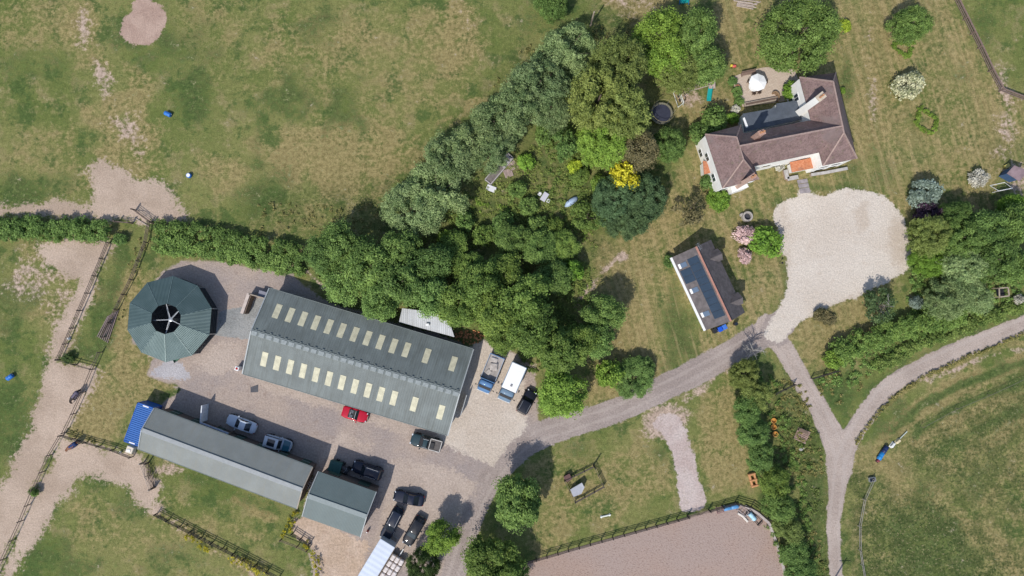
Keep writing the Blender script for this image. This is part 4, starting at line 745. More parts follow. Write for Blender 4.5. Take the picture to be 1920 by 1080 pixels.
# ------------------------------------------------------------------ farmhouse
tile = NT('clay_tile'); o_ = tile.pos(); a = tile.noise(o_, .9, 5, .7); b = tile.noise(o_, 4.5, 3, .7); c_ = tile.noise(o_, .25, 3)
col = tile.mix(tile.step(a, .3, .7), (.16, .106, .098), (.24, .163, .152)); col = tile.mix(tile.math('MULTIPLY', tile.step(b, .5, .64), .7), col, (.1, .072, .07)); col = tile.mix(tile.math('MULTIPLY', tile.step(b, .44, .3), .5), col, (.31, .22, .2)); col = tile.mix(tile.math('MULTIPLY', tile.step(c_, .5, .62), .6), col, (.19, .15, .145)); col = tile.mix(tile.math('MULTIPLY', tile.step(tile.noise(o_, 1.7, 4, .7), .58, .66), .6), col, (.14, .125, .08))
tile.bump(b, .6, .05); TILE = tile.out(col, .85, .2)
tile_w = NT('bare_clay_tile'); o_ = tile_w.pos(); b = tile_w.noise(o_, 4, 4, .7); col = tile_w.mix(tile_w.step(b, .35, .65), (.4, .14, .065), (.5, .22, .12)); col = tile_w.mix(tile_w.math('MULTIPLY', tile_w.step(tile_w.noise(o_, 1.3, 4), .55, .7), .6), col, (.24, .12, .08)); tile_w.bump(b, .6, .05); OTILE = tile_w.out(col, .85, .2)
ridge_t = mat('ridge_tile', (.32, .23, .2), .85, .2, 4)
hb = P(1480, 262, 0); house = thing('farmhouse', 'rambling white farmhouse with brown tiled roofs above the gravel drive', 'house', hb)
EV, RG = 5.5, 8.4
def face(pts, name='roof_slope', m_=None, th=.14): m = MB(); m.slab([P(*p) for p in pts], th); return m.build(name, m_ or TILE, house, world=True)
def capline(a, b, w_=.2): m = MB(); m.bar(P(*a)+Vector((0, 0, .03)), P(*b)+Vector((0, 0, .03)), w_, .1); m.build('ridge_tiles', ridge_t, house, world=True)
# east wing
eN, eS = (1562, 153, RG), (1582, 249, RG); NW, NE, SE, SW = (1499, 145, EV), (1567, 136, EV), (1607, 297, EV), (1543, 311, EV)
face([NW, eN, eS, SW]); face([NW, NE, eN]); face([NE, SE, eS, eN]); face([SE, SW, eS])
for a, b in ((eN, eS), (NW, eN), (NE, eN), (SE, eS), (SW, eS)): capline(a, b)
# main range
rW, rE = (1386, 274, RG-.05), (1581, 236, RG-.05)
face([(1408, 313, EV-.02), (1540, 285, EV-.02), (1562, 262, 7.0), rE, rW]); face([(1390, 251, EV), rW, rE, (1516, 226, EV)])
capline(rW, rE); capline((1539, 286, EV+.02), (1580, 236, RG-.1), .12)
# west wing
wN, wS = (1381, 257, RG-.3), (1394, 299, RG-.3); wNW, wNE, wSE, wSW = (1322, 252, EV), (1389, 234, EV), (1423, 336, EV), (1355, 353, EV)
face([wNW, wN, wS, wSW]); face([wNW, wNE, wN]); face([wNE, wSE, wS, wN]); face([wSE, wSW, wS])
for a, b in ((wN, wS), (wNW, wN), (wNE, wN), (wSE, wS), (wSW, wS)): capline(a, b, .17)
def inset(q, k):
    pts = [P(x, y, z) for x, y, z in q]; c = sum(pts, Vector())/len(pts); return [((p.x-c.x)*(1-k/(p-c).length)+c.x, (p.y-c.y)*(1-k/(p-c).length)+c.y) for p in pts]
for q in ([NW, NE, SE, SW], [wNW, wNE, wSE, wSW]): m = MB(); m.prism(inset(q, .15), 0, EV-.1); m.build('wall', render_white, house, world=True)
mainq = inset([(1388, 252, EV), (1514, 227, EV), (1540, 285, EV), (1408, 313, EV)], .12); m = MB(); m.prism(mainq, 0, EV-.16); m.build('wall', render_white, house, world=True)
def window(a, b, t_, z, w_, h_):                                       # on the wall from a to b (plan, metres)
    a, b = Vector(a), Vector(b); u = (b-a).normalized(); c = a.lerp(b, t_); ang = math.atan2(u.y, u.x); l = house.location
    m = MB(); m.box((c.x-l.x, c.y-l.y, z), (w_+.16, .1, h_+.16), ang); f = m.build('window', white_pvc, house)
    m = MB(); n2 = Vector((u.y, -u.x))
    for s in (-1, 1):
        p = c+u*s*w_*.25; m.box((p.x-l.x, p.y-l.y, z), (w_*.44, .13, h_), ang)
    m.build('pane', dark_win, f)
ew = inset([NW, NE, SE, SW], .15); ww = inset([wNW, wNE, wSE, wSW], .15)
for t_, z in ((.25, 3.2), (.62, 3.2), (.3, 1.1), (.7, 1.1)): window(ew[3], ew[2], t_, z, 1.2, 1.1)
for t_, z in ((.16, 3.1), (.16, 1.2)): window(ew[0], ew[3], t_, z, 1.0, 1.2)
for t_, z in ((.3, 3.2), (.52, 1.1), (.12, 1.1)): window(mainq[3], mainq[2], t_, z, 1.2, 1.0)
for t_, z in ((.2, 1.2), (.5, 1.1), (.78, 1.1), (.35, 3.3), (.75, 3.2)): window(ww[0], ww[3], t_, z, 1.1, 1.1)
for t_, z in ((.15, 3.1), (.85, 3.1), (.5, 1.2)): window(ww[3], ww[2], t_, z, 1.0, 1.1)
for t_ in (.2, .45, .75): window(ew[1], ew[2], t_, 3.1, 1.1, 1.1)
# flat roofed extension
FR = [(1393, 213, 3), (1456, 202, 3), (1456, 194, 3), (1497, 188, 3), (1512, 222, 3), (1396, 247, 3)]
m = MB(); m.slab([P(*p) for p in FR], .2); m.build('flat_roof', mat('grey_membrane', (.082, .096, .118), .65, .2, 1.2), house, world=True)
m = MB(); m.prism(inset([(x, y, 2.8) for x, y, z in FR], .15), 0, 2.79); m.build('wall', render_white, house, world=True)
m = MB(); q = P(1394, 221, 3.0); m.bar((q.x-hb.x, q.y-hb.y, 3.05), (q.x-hb.x+.5, q.y-hb.y-1.4, 3.05), .3, .12); m.build('white_flashing', white_pvc, house)
m = MB(); m.slab([P(1503, 243, 7.0), P(1540, 236, 7.3), P(1534, 242, 7.9), P(1508, 248, 7.6)], .12); m.build('roof_window', mat('rooflight_grey', (.16, .18, .19), .25, .1), house, world=True)
# chimneys
def chimney(base, top, sx, sy, z0, z1, m_, ang, pots=2, lab=None):
    a = P(*base, z0); b = P(*top, z1); c = (a+b)/2; l = house.location
    m = MB(); m.box((c.x-l.x, c.y-l.y, (z0+z1)/2), (sx, sy, z1-z0), ang, .88); o = m.build('chimney', m_, house)
    m = MB(); m.box((c.x-l.x, c.y-l.y, z1+.07), (sx*.98, sy*.98, .16), ang); m.build('chimney_cap', brick if m_ is not render_white else mat('cap_stone', (.5, .42, .33), .9), o)
    for i in range(pots): m = MB(); k = (i-(pots-1)/2)*.42; m.lathe([(.13, 0), (.11, .35), (.14, .4)], (c.x-l.x+k*math.cos(ang), c.y-l.y+k*math.sin(ang), z1+.14), 10); m.build('chimney_pot', mat('clay_pot', (.45, .22, .11), .85, .2), o)
    return o
chimney((1508, 208), (1531, 183), 1.25, .95, 2.9, 9.4, render_white, R_(38), 2)
chimney((1386, 349), (1408, 331), 1.05, .7, 2.6, 8.8, mat('pinkish_brick', (.42, .29, .24), .9, .25, 5), R_(35), 2)
chimney((1410, 262), (1427, 250), .95, .7, 5.6, 9.5, brick, R_(20), 2)
m = MB(); m.prism(inset([(1368, 364, 2), (1400, 353, 2), (1394, 340, 2), (1366, 350, 2)], .05), 0, 3.0); m.build('wall', render_white, house, world=True)
# porch, lean-to, low garden wall
m = MB(); m.slab([P(1481, 304, 2.3), P(1506, 299, 2.8), P(1511, 318, 2.8), P(1485, 323, 2.3)], .1); m.build('porch_roof', OTILE, house, world=True)
m = MB(); m.slab([P(1506, 299, 2.8), P(1528, 294, 2.4), P(1531, 314, 2.4), P(1511, 318, 2.8)], .1); m.build('porch_roof', OTILE, house, world=True)
m = MB(); m.prism(inset([(1484, 304, 2.2), (1526, 296, 2.2), (1528, 313, 2.2), (1487, 321, 2.2)], .2), 0, 2.2); m.build('porch_wall', render_white, house, world=True)
m = MB(); m.slab([P(1318, 301, 2.2), P(1329, 304, 2.6), P(1336, 323, 2.6), P(1320, 327, 2.2)], .1); m.build('lean_to_roof', OTILE, house, world=True)
m = MB(); m.prism(inset([(1319, 303, 2.1), (1334, 305, 2.1), (1336, 322, 2.1), (1321, 325, 2.1)], .1), 0, 2.1); m.build('lean_to_wall', render_white, house, world=True)
def wall_run(name, label, pts, w_, h, m_, cap=None):
    b = P(*pts[0]); t = thing(name, label, 'wall', (b.x, b.y, 0)); m = MB(); q = [P(x, y) for x, y in pts]
    for a, c in zip(q[:-1], q[1:]): m.bar(a+Vector((0, 0, h/2)), c+Vector((0, 0, h/2)), w_, h)
    m.build('wall_body', m_, t, world=True)
    if cap:
        m = MB()
        for a, c in zip(q[:-1], q[1:]): m.bar(a+Vector((0, 0, h+.03)), c+Vector((0, 0, h+.03)), w_+.08, .06)
        m.build('coping', cap, t, world=True)
    return t
pinkb = mat('pale_brick', (.4, .29, .24), .9, .2, 5)
wall_run('garden_wall', 'low brick wall on the left of the porch steps', [(1470, 320), (1474, 337), (1494, 333)], .5, .5, pinkb, conc); wall_run('garden_wall', 'low brick wall along the front of the right wing', [(1518, 329), (1545, 325), (1586, 317)], .35, .5, pinkb, conc)
# ------------------------------------------------------------------ cabin with solar panels
slate = NT('cabin_slate'); o_ = slate.obj(); a = slate.noise(o_, 1.5, 5, .7); b = slate.noise(o_, 7, 2); slate.bump(b, .4, .03); SLATE = slate.out(slate.mix(slate.step(a, .3, .7), (.085, .075, .075), (.15, .13, .13)), .7, .25)
rA, rB = P(1306, 465, 4.9), P(1369, 600, 4.9); lA, lB = P(1262, 484, 2.6), P(1324, 621, 2.6)
mid = (rA+rB)/2; u = (rB-rA).normalized(); ang = math.atan2(u.y, u.x); Lc = (rB-rA).length+.4; nrm = Vector((u.y, -u.x, 0)); hw = abs(((lA+lB)/2-mid).dot(Vector((-u.y, u.x, 0))))
t = thing('cabin', 'slate roofed cabin with dark solar panels on the lawn', 'cabin', (mid.x, mid.y, 0), ang)
# local x runs down the ridge towards the drive, local -y is the sunny panel side
ya = -hw; x = Lc/2
m = MB(); m.slab([(-x, ya, 2.6), (x, ya, 2.6), (x, 0, 4.9), (-x, 0, 4.9)], .1); m.build('roof_slope', SLATE, t); m = MB(); m.slab([(-x, hw, 2.6), (x, hw, 2.6), (x, 0, 4.9), (-x, 0, 4.9)], .1); m.build('roof_slope', SLATE, t)
m = MB(); k = .28
for sx in (-1, 1): m.add([(sx*(x-k), -hw+k, 0), (sx*(x-k), hw-k, 0), (sx*(x-k), hw-k, 2.65), (sx*(x-k), 0, 4.75), (sx*(x-k), -hw+k, 2.65)], [(0, 1, 2, 3, 4) if sx > 0 else (4, 3, 2, 1, 0)])
for sy in (-1, 1): m.add([(-x+k, sy*(hw-k), 0), (x-k, sy*(hw-k), 0), (x-k, sy*(hw-k), 2.65), (-x+k, sy*(hw-k), 2.65)], [(0, 1, 2, 3) if sy < 0 else (3, 2, 1, 0)])
m.build('wall', render_white, t)
m = MB(); m.bar((-x, 0, 4.96), (x, 0, 4.96), .26, .12); m.build('ridge_tiles', mat('red_ridge', (.4, .2, .15), .85, .2, 5), t)
m = MB(); m.box((0, -hw-.16, 2.46), (2*x, .34, .12)); m.build('white_fascia', white_pvc, t)
sp_pt = lambda X, s, off=.0: (X, -hw*s, 4.9-2.3*s+off)
pv = mat('solar_glass', (.018, .035, .058), .16, .15, 1, 0, .6)
for i in range(9):
    X0 = -x+1.15+i*1.03; m = MB(); m.slab([sp_pt(X0, .52, .09), sp_pt(X0+.99, .52, .09), sp_pt(X0+.99, .1, .09), sp_pt(X0, .1, .09)], .05); o = m.build('solar_panel', pv, t)
for i in range(2):
    X0 = -x+2.3+i*1.03; m = MB(); m.slab([sp_pt(X0, .96, .09), sp_pt(X0+.99, .96, .09), sp_pt(X0+.99, .54, .09), sp_pt(X0, .54, .09)], .05); m.build('solar_panel', pv, t)
for X0 in (-x+1.3, -x+5.2, -x+8.9):
    m = MB(); m.slab([sp_pt(X0, .84, .08), sp_pt(X0+.7, .84, .08), sp_pt(X0+.7, .6, .08), sp_pt(X0, .6, .08)], .08); o = m.build('roof_window', mat('rooflight_glass', (.1, .14, .2), .1, .1, 1, 0, .6), t); m = MB(); m.slab([sp_pt(X0, .93, .06), sp_pt(X0+.7, .93, .06), sp_pt(X0+.7, .845, .06), sp_pt(X0, .845, .06)], .05); m.build('sill_flashing', white_pvc, o)
for X0 in (-x+2.4, x-2.2):                                              # two gabled dormers on the shaded side
    m = MB(); m.slab([(X0-.9, hw*.95+.35, 3.0), (X0, hw*.95+.35, 3.95), (X0, hw*.3, 3.95), (X0-.9, hw*.62, 3.0)], .08); m.slab([(X0+.9, hw*.95+.35, 3.0), (X0, hw*.95+.35, 3.95), (X0, hw*.3, 3.95), (X0+.9, hw*.62, 3.0)], .08); o = m.build('dormer', SLATE, t)
    m = MB(); m.box((X0, hw*.75, 1.5), (1.4, hw*.5, 2.9)); m.build('dormer_wall', timber, o)
m = MB(); m.tube([(-x+.1, .1, 4.5), (-x+.1, .1, 6.0)], .03, 6); m.bar((-x-.4, .1, 5.9), (-x+.7, .1, 5.9), .03); [m.bar((-x-.3+.2*i, -.25, 5.9), (-x-.3+.2*i, .45, 5.9), .02) for i in range(5)]; m.build('aerial', steel, t)
m = MB(); m.tube([(x+.03, -hw+.1, .1), (x+.03, -hw+.1, 2.5)], .05, 8); m.build('drainpipe', black_m, t)
# small blue shed at the right edge
t = thing('shed', 'small dark shed with pinkish grey roof above the goal frame', 'shed', P(1900, 322, 0))
m = MB(); m.slab([P(1888, 325, 2.1), P(1902, 310, 2.1), P(1928, 320, 2.4), P(1912, 340, 2.4)], .08); m.build('roof', mat('shed_felt', (.25, .18, .19), .9, .25, 1.2), t, world=True)
m = MB(); m.prism(inset([(1889, 325, 2), (1902, 312, 2), (1926, 321, 2), (1911, 338, 2)], .1), 0, 2.02); m.build('wall', mat('shed_blue', (.05, .1, .2), .7, .2), t, world=True)
m = MB(); a, b = P(1880, 325, 0), P(1894, 338, 0); m.bar(a+Vector((0, 0, .6)), b+Vector((0, 0, .6)), .08, 1.1); m.build('side_screen', mat('pale_blue_board', (.4, .5, .58), .6), t, world=True)
# muck bay walls by the barn
t = wall_run('muck_bay', 'pink grey concrete bay with a brown board standing in for shadow along its inner face at the barn corner', [(461, 588), (474, 551)], .45, 1.6, mat('bay_concrete', (.5, .42, .37), .9, .15, 2))
m = MB(); m.bar(P(466, 588)+Vector((0, 0, .75)), P(478, 553)+Vector((0, 0, .75)), .12, 1.5); m.build('shadow_board', timber, t, world=True)  # brown board added in place of the shadow beside the concrete wall
m = MB(); m.bar(P(474, 552)+Vector((0, 0, .8)), P(506, 561)+Vector((0, 0, .8)), .14, 1.6); m.build('end_wall', timber_p, t, world=True)
t = thing('storage_box', 'dark grey box in the shade behind the bay wall', 'box', P(497, 552, 0)); m = MB(); m.rbox((0, 0, .5), (1.1, .8, 1.0), .06, R_(-17)); m.build('box_body', mat('box_grey', (.16, .16, .19), .6), t); m = MB(); m.rbox((0, 0, 1.05), (1.2, .9, .1), .03, R_(-17)); m.build('lid', mat('lid_grey', (.2, .2, .24), .6), t)
# ------------------------------------------------------------------ vehicles (local +x is forward)
glass = mat('car_glass', (.018, .024, .032), .06, .1, 1, 0, .7); tyre = mat('tyre', (.018, .018, .02), .85, .2); rim = mat('wheel_rim', (.4, .41, .42), .35, .1, 2, .7)
lampm = mat('headlamp', (.6, .62, .65), .12, .05, 1, 0, .7); redl = mat('tail_lamp', (.35, .015, .015), .25, .1); trimm = mat('dark_trim', (.025, .025, .028), .6, .2); plate_m = mat('number_plate', (.65, .62, .5), .5, .05)
def wheel(parent, x, y, r=.33, w_=.22):
    m = MB(); m.lathe([(r*.55, -w_/2), (r*.95, -w_/2), (r, -w_*.3), (r, w_*.3), (r*.95, w_/2), (r*.55, w_/2)], (x, y, r), 18, 'y'); o = m.build('wheel', tyre, parent, True)
    m = MB(); s = 1 if y > 0 else -1; m.lathe([(r*.58, -w_*.4), (r*.58, w_*.4), (r*.2, w_*.52)] if s > 0 else [(r*.2, -w_*.52), (r*.58, -w_*.4), (r*.58, w_*.4)], (x, y, r), 12, 'y'); m.build('rim', rim, o)
    return o
def hull(stations, parent, mat_, name='body', zb=.28):
    """lofted car body: stations (x, half width, shoulder height)"""
    m = MB(); vs = []; k = 11
    prof = [(-.93, 0), (-1, .35), (-1, .72), (-.93, .92), (-.7, .99), (0, 1.03), (.7, .99), (.93, .92), (1, .72), (1, .35), (.93, 0)]
    for x, hw_, zt in stations:
        for a, b in prof: vs.append((x, a*hw_, zb+(zt-zb)*b))
    fs = []; n = len(stations)
    for i in range(n-1):
        for j in range(k-1): fs.append((i*k+j, i*k+k+j, i*k+k+j+1, i*k+j+1))
        fs.append((i*k+k-1, i*k+2*k-1, i*k+k, i*k))
    fs.append(tuple(range(k))); fs.append(tuple((n-1)*k+j for j in reversed(range(k))))
    m.add(vs, fs); o = m.build(name, mat_, parent, True); sm = o.modifiers.new('sub', 'SUBSURF'); sm.levels = 1; sm.render_levels = 1; return o
def panel(name, pts, parent, m_, th=.03): m = MB(); m.slab(pts, th); return m.build(name, m_, parent)
def cabin(parent, body_m, roof_m, b0, b1, r0, r1, zb, zr, wb, wr_, rear_w=None, sun=None):
    """greenhouse: belt from b0 (rear) to b1 (front), roof from r0 to r1"""
    def rnd(x0, x1, w_, z, cr=0.0):
        return [(x0, -w_*.86, z-cr), (x0+.06, -w_, z-cr), (x1-.1, -w_, z-cr), (x1, -w_*.86, z-cr), (x1, w_*.86, z-cr), (x1-.1, w_, z-cr), (x0+.06, w_, z-cr), (x0, w_*.86, z-cr)]
    m = MB(); A = rnd(b0, b1, wb, zb); B = rnd(r0, r1, wr_, zr-.02); C_ = rnd(r0+.06, r1-.06, wr_-.05, zr+.0)
    m.add(A+B, [(i, (i+1) % 8, (i+1) % 8+8, i+8) for i in range(8)]); m.mi = 0
    g_ = m.build('side_windows', glass, parent)
    roof = MB(); roof.add(B+C_+[((r0+r1)/2, 0, zr+.035)], [(i, (i+1) % 8, (i+1) % 8+8, i+8) for i in range(8)]+[(i+8, (i+1) % 8+8, 16) for i in range(8)]); ro = roof.build('roof', roof_m, parent, True)
    def lerp(a, b, t): return tuple(a[i]+(b[i]-a[i])*t for i in range(3))
    up = lambda p, k=.012: (p[0], p[1], p[2]+k)
    for nm, i, j in (('rear_window', 0, 7), ('windscreen', 3, 4)):
        q = [lerp(A[i], B[i], .08), lerp(A[j], B[j], .08), lerp(A[j], B[j], .94), lerp(A[i], B[i], .94)]; s = .014*(1 if i == 3 else -1)
        panel(nm, [(p[0]+s, p[1]*.96, p[2]+.01) for p in q], parent, glass, .01)
    bars = [(up(A[i]), up(B[i]), .06, .05) for i in range(8)]
    for sgn in (-1, 1): x = (b0+b1)/2-.1; bars += [((x, sgn*(wb-.005), zb), ((r0+r1)/2-.1, sgn*(wr_-.005), zr-.03), .07, .04), (B[1] if sgn < 0 else B[6], B[2] if sgn < 0 else B[5], .05, .04)]
    for q in bars: MB().bar(*q).build('pillar', body_m, parent)
    if sun:
        panel('sunroof', [(sun[0], -wr_*.66, zr+.045), (sun[1], -wr_*.66, zr+.045), (sun[1], wr_*.66, zr+.045), (sun[0], wr_*.66, zr+.045)], ro, glass, .02)
    return ro
def car(label, rear, front, col, kind='saloon', roof_col=None, name='parked_car', scale=1.0, z=.7, bonnet_col=None):
    a, b = P(*rear, z), P(*front, z); c = (a+b)/2; ang = math.atan2(b.y-a.y, b.x-a.x); L = (b-a).length
    t = thing(name, label, 'car', (c.x, c.y, .014), ang, 'cars parked around the yard'); pm = paint('paint_%02d%02d%02d' % tuple(int(v*99) for v in col), col); rm = paint('roof_%02d%02d%02d' % tuple(int(v*99) for v in roof_col), roof_col) if roof_col else pm
    h = L/2; W2 = .88 if kind != 'suv' else .92
    zs = dict(saloon=(.92, .82, .95, .72), hatch=(.98, .9, .98, .74), suv=(1.1, 1.02, 1.08, .86), wagon=(1.0, .9, .98, .76), sport=(.82, .78, .84, .64), jeep=(1.12, 1.05, 1.1, .95))[kind]
    hull([(-h, W2*.42, zs[3]-.14), (-h+.04, W2*.68, zs[0]-.18), (-h+.15, W2*.84, zs[0]-.07), (-h+.38, W2*.94, zs[0]-.01), (-h+.75, W2*.99, zs[0]), (-h*.35, W2, zs[0]), (h*.25, W2, zs[2]), (h*.48, W2*.98, zs[1]+.03), (h-.8, W2*.97, zs[1]-.02), (h-.45, W2*.9, zs[1]-.07), (h-.2, W2*.78, zs[3]+.0), (h-.06, W2*.58, zs[3]-.1), (h, W2*.32, zs[3]-.18)], t, pm)
    m = MB(); m.box((0, 0, .3), (L*.9, W2*1.8, .2)); m.build('underbody', trimm, t)
    for x in (h*.62, -h*.6):
        for y in (-1, 1): wheel(t, x, y*(W2-.11), .33 if kind not in ('suv', 'jeep') else .38)
    zb = zs[2]-.03; wb = W2*.84
    if kind == 'saloon': cabin(t, pm, rm, -h*.66, h*.34, -h*.36, h*.03, zb, 1.43, wb, .62)
    elif kind == 'hatch': cabin(t, pm, rm, -h*.9, h*.4, -h*.74, h*.05, zb, 1.47, wb, .64)
    elif kind == 'wagon': cabin(t, pm, rm, -h*.92, h*.36, -h*.78, h*.05, zb, 1.5, wb, .66)
    elif kind == 'suv': cabin(t, pm, rm, -h*.93, h*.38, -h*.82, h*.1, zb, 1.72, wb, .7)
    elif kind == 'jeep': cabin(t, pm, rm, -h*.95, h*.3, -h*.88, h*.12, zb, 1.75, wb, .74, None, (-h*.62, -h*.08))
    elif kind == 'sport':
        m = MB(); m.rbox((-h*.12, 0, .8), (L*.34, 1.25, .12), .04); m.build('cockpit', trimm, t)
        for y in (-.34, .34): m = MB(); m.rbox((-h*.22, y, .86), (.5, .48, .2), .06); m.rbox((-h*.34, y, 1.0), (.16, .46, .4), .06); m.build('seat', mat('seat_leather', (.1, .12, .14), .6), t)
        panel('windscreen', [(h*.3, -.7, .84), (h*.3, .7, .84), (h*.1, .56, 1.2), (h*.1, -.56, 1.2)], t, glass, .02)
        m = MB(); m.bar((-h*.3, -.58, 1.08), (-h*.3, .58, 1.08), .08); m.bar((h*.1, -.57, 1.2), (h*.1, .57, 1.2), .05); m.build('roll_bar', rim, t); m = MB(); m.bar((-h*.02, -.1, .9), (-h*.02, -.55, .92), .05); m.build('steering_wheel', trimm, t)
    if kind in ('suv', 'wagon', 'jeep'):
        for y in (-1, 1): m = MB(); m.tube([(-h*.72, y*.6, zs[0]+.58+(.16 if kind != 'wagon' else -.04)), (h*.02, y*.6, zs[0]+.6+(.16 if kind != 'wagon' else -.04))], .022, 6); m.build('roof_rail', rim, t)
    if bonnet_col: panel('bonnet', [(h*.42, -W2*.9, zs[1]+.075), (h*.42, W2*.9, zs[1]+.075), (h*.9, W2*.78, zs[1]-.0), (h*.9, -W2*.78, zs[1]-.0)], t, paint('bonnet_teal', bonnet_col), .02)
    for y in (-1, 1):
        m = MB(); m.rbox((h-.2, y*W2*.62, zs[3]-.07), (.16, .3, .12), .04, -y*.6); m.build('headlight', lampm, t)
        m = MB(); m.rbox((-h+.12, y*W2*.68, zs[3]-.02), (.1, .24, .16), .03, y*.4); m.build('tail_light', redl, t)
        m = MB(); m.rbox((h*.26, y*(W2+.1), zs[2]+.03), (.14, .22, .14), .03); m.bar((h*.26, y*(W2-.1), zs[2]-.02), (h*.26, y*(W2+.05), zs[2]), .05); m.build('wing_mirror', pm, t)
        for dx in (.02, -.42):
            m = MB(); m.box((h*dx, y*(W2+.005), zs[2]-.14), (.16, .03, .03)); m.build('door_handle', trimm, t)
    for s in (-1, 1): m = MB(); m.box((s*(h-.005), 0, .5), (.03, .52, .11)); m.build('number_plate', plate_m, t)
    m = MB(); m.rbox((h-.04, 0, .42), (.16, W2*1.3, .16), .04); m.build('grille', trimm, t)
    return t
navy = (.012, .018, .035)
car('pale silver blue car parked in the shade beside the long stable', (480, 805), (425, 785), (.52, .58, .66), 'saloon')
car('small 4x4 with pale roof, dark sunroof and teal bonnet', (496, 823), (547, 838), (.4, .46, .54), 'jeep', (.6, .63, .68), bonnet_col=(.03, .13, .18))
car('navy estate car in the shade of the small stable', (717, 891), (661, 872), navy, 'suv')
car('bright red open sports car under the south eave of the barn', (641, 770), (689, 784), (.45, .008, .03), 'sport')
car('very dark blue saloon standing crosswise in front of two parked cars', (795, 941), (737, 930), (.01, .014, .03), 'saloon', z=1.0)
car('dark navy estate car nose down beside the white roofed trailer', (750, 952), (719, 1012), navy, 'wagon')
car('black hatchback nose down beside the lime tree', (791, 969), (761, 1022), (.012, .014, .02), 'hatch')
car('black car half under the round tree right of the white box lorry', (976, 775), (999, 732), (.012, .014, .022), 'suv')
def place(rear, front, z):
    a, b = P(*rear, z), P(*front, z); c = (a+b)/2; return c, math.atan2(b.y-a.y, b.x-a.x), (b-a).length
# pickup with covered bed
c, ang, L = place((828, 838), (770, 822), .9); t = thing('pickup_truck', 'dark green double cab pickup with silver rails at the barn corner', 'pickup', (c.x, c.y, .014), ang); pm = paint('paint_pickup', (.025, .05, .06)); h = L/2
hull([(-h, .8, .75), (-h+.06, .9, 1.0), (-h*.4, .92, 1.02), (h*.2, .92, 1.05), (h*.5, .9, 1.02), (h-.4, .86, .95), (h-.1, .76, .85), (h, .62, .7)], t, pm)
cabin(t, pm, pm, -h*.22, h*.42, -h*.1, h*.16, 1.02, 1.68, .82, .66)
m = MB()
for y in (-1, 1): m.box((-h*.6, y*.78, 1.12), (h*.72, .1, .1))
m.box((-h*.95, 0, 1.12), (.1, 1.6, .1)); m.box((-h*.25, 0, 1.12), (.1, 1.6, .1)); m.build('bed_rail', mat('silver_rail', (.5, .48, .45), .35, .1, 2, .3), t)
m = MB(); m.box((-h*.6, 0, 1.06), (h*.62, 1.46, .03)); m.build('load_bed', mat('bed_liner', (.1, .09, .085), .8, .3, 3), t); m = MB(); m.rbox((-h*.42, .1, 1.15), (.6, .9, .2), .05); m.build('tool_box', trimm, t)
for y in (-1, 1):
    m = MB(); m.tube([(-h*.15, y*.58, 1.74), (h*.2, y*.58, 1.74)], .04, 6); m.build('roof_rail', rim, t); m = MB(); m.rbox((h-.12, y*.62, .78), (.2, .3, .18), .04); m.build('headlight', lampm, t); m = MB(); m.rbox((h*.3, y*1.02, 1.12), (.16, .24, .2), .04); m.build('wing_mirror', pm, t)
    for x in (h*.62, -h*.58): wheel(t, x, y*.82, .39, .26)
m = MB(); m.box((0, 0, .45), (L*.86, 1.6, .3)); m.build('chassis', trimm, t)
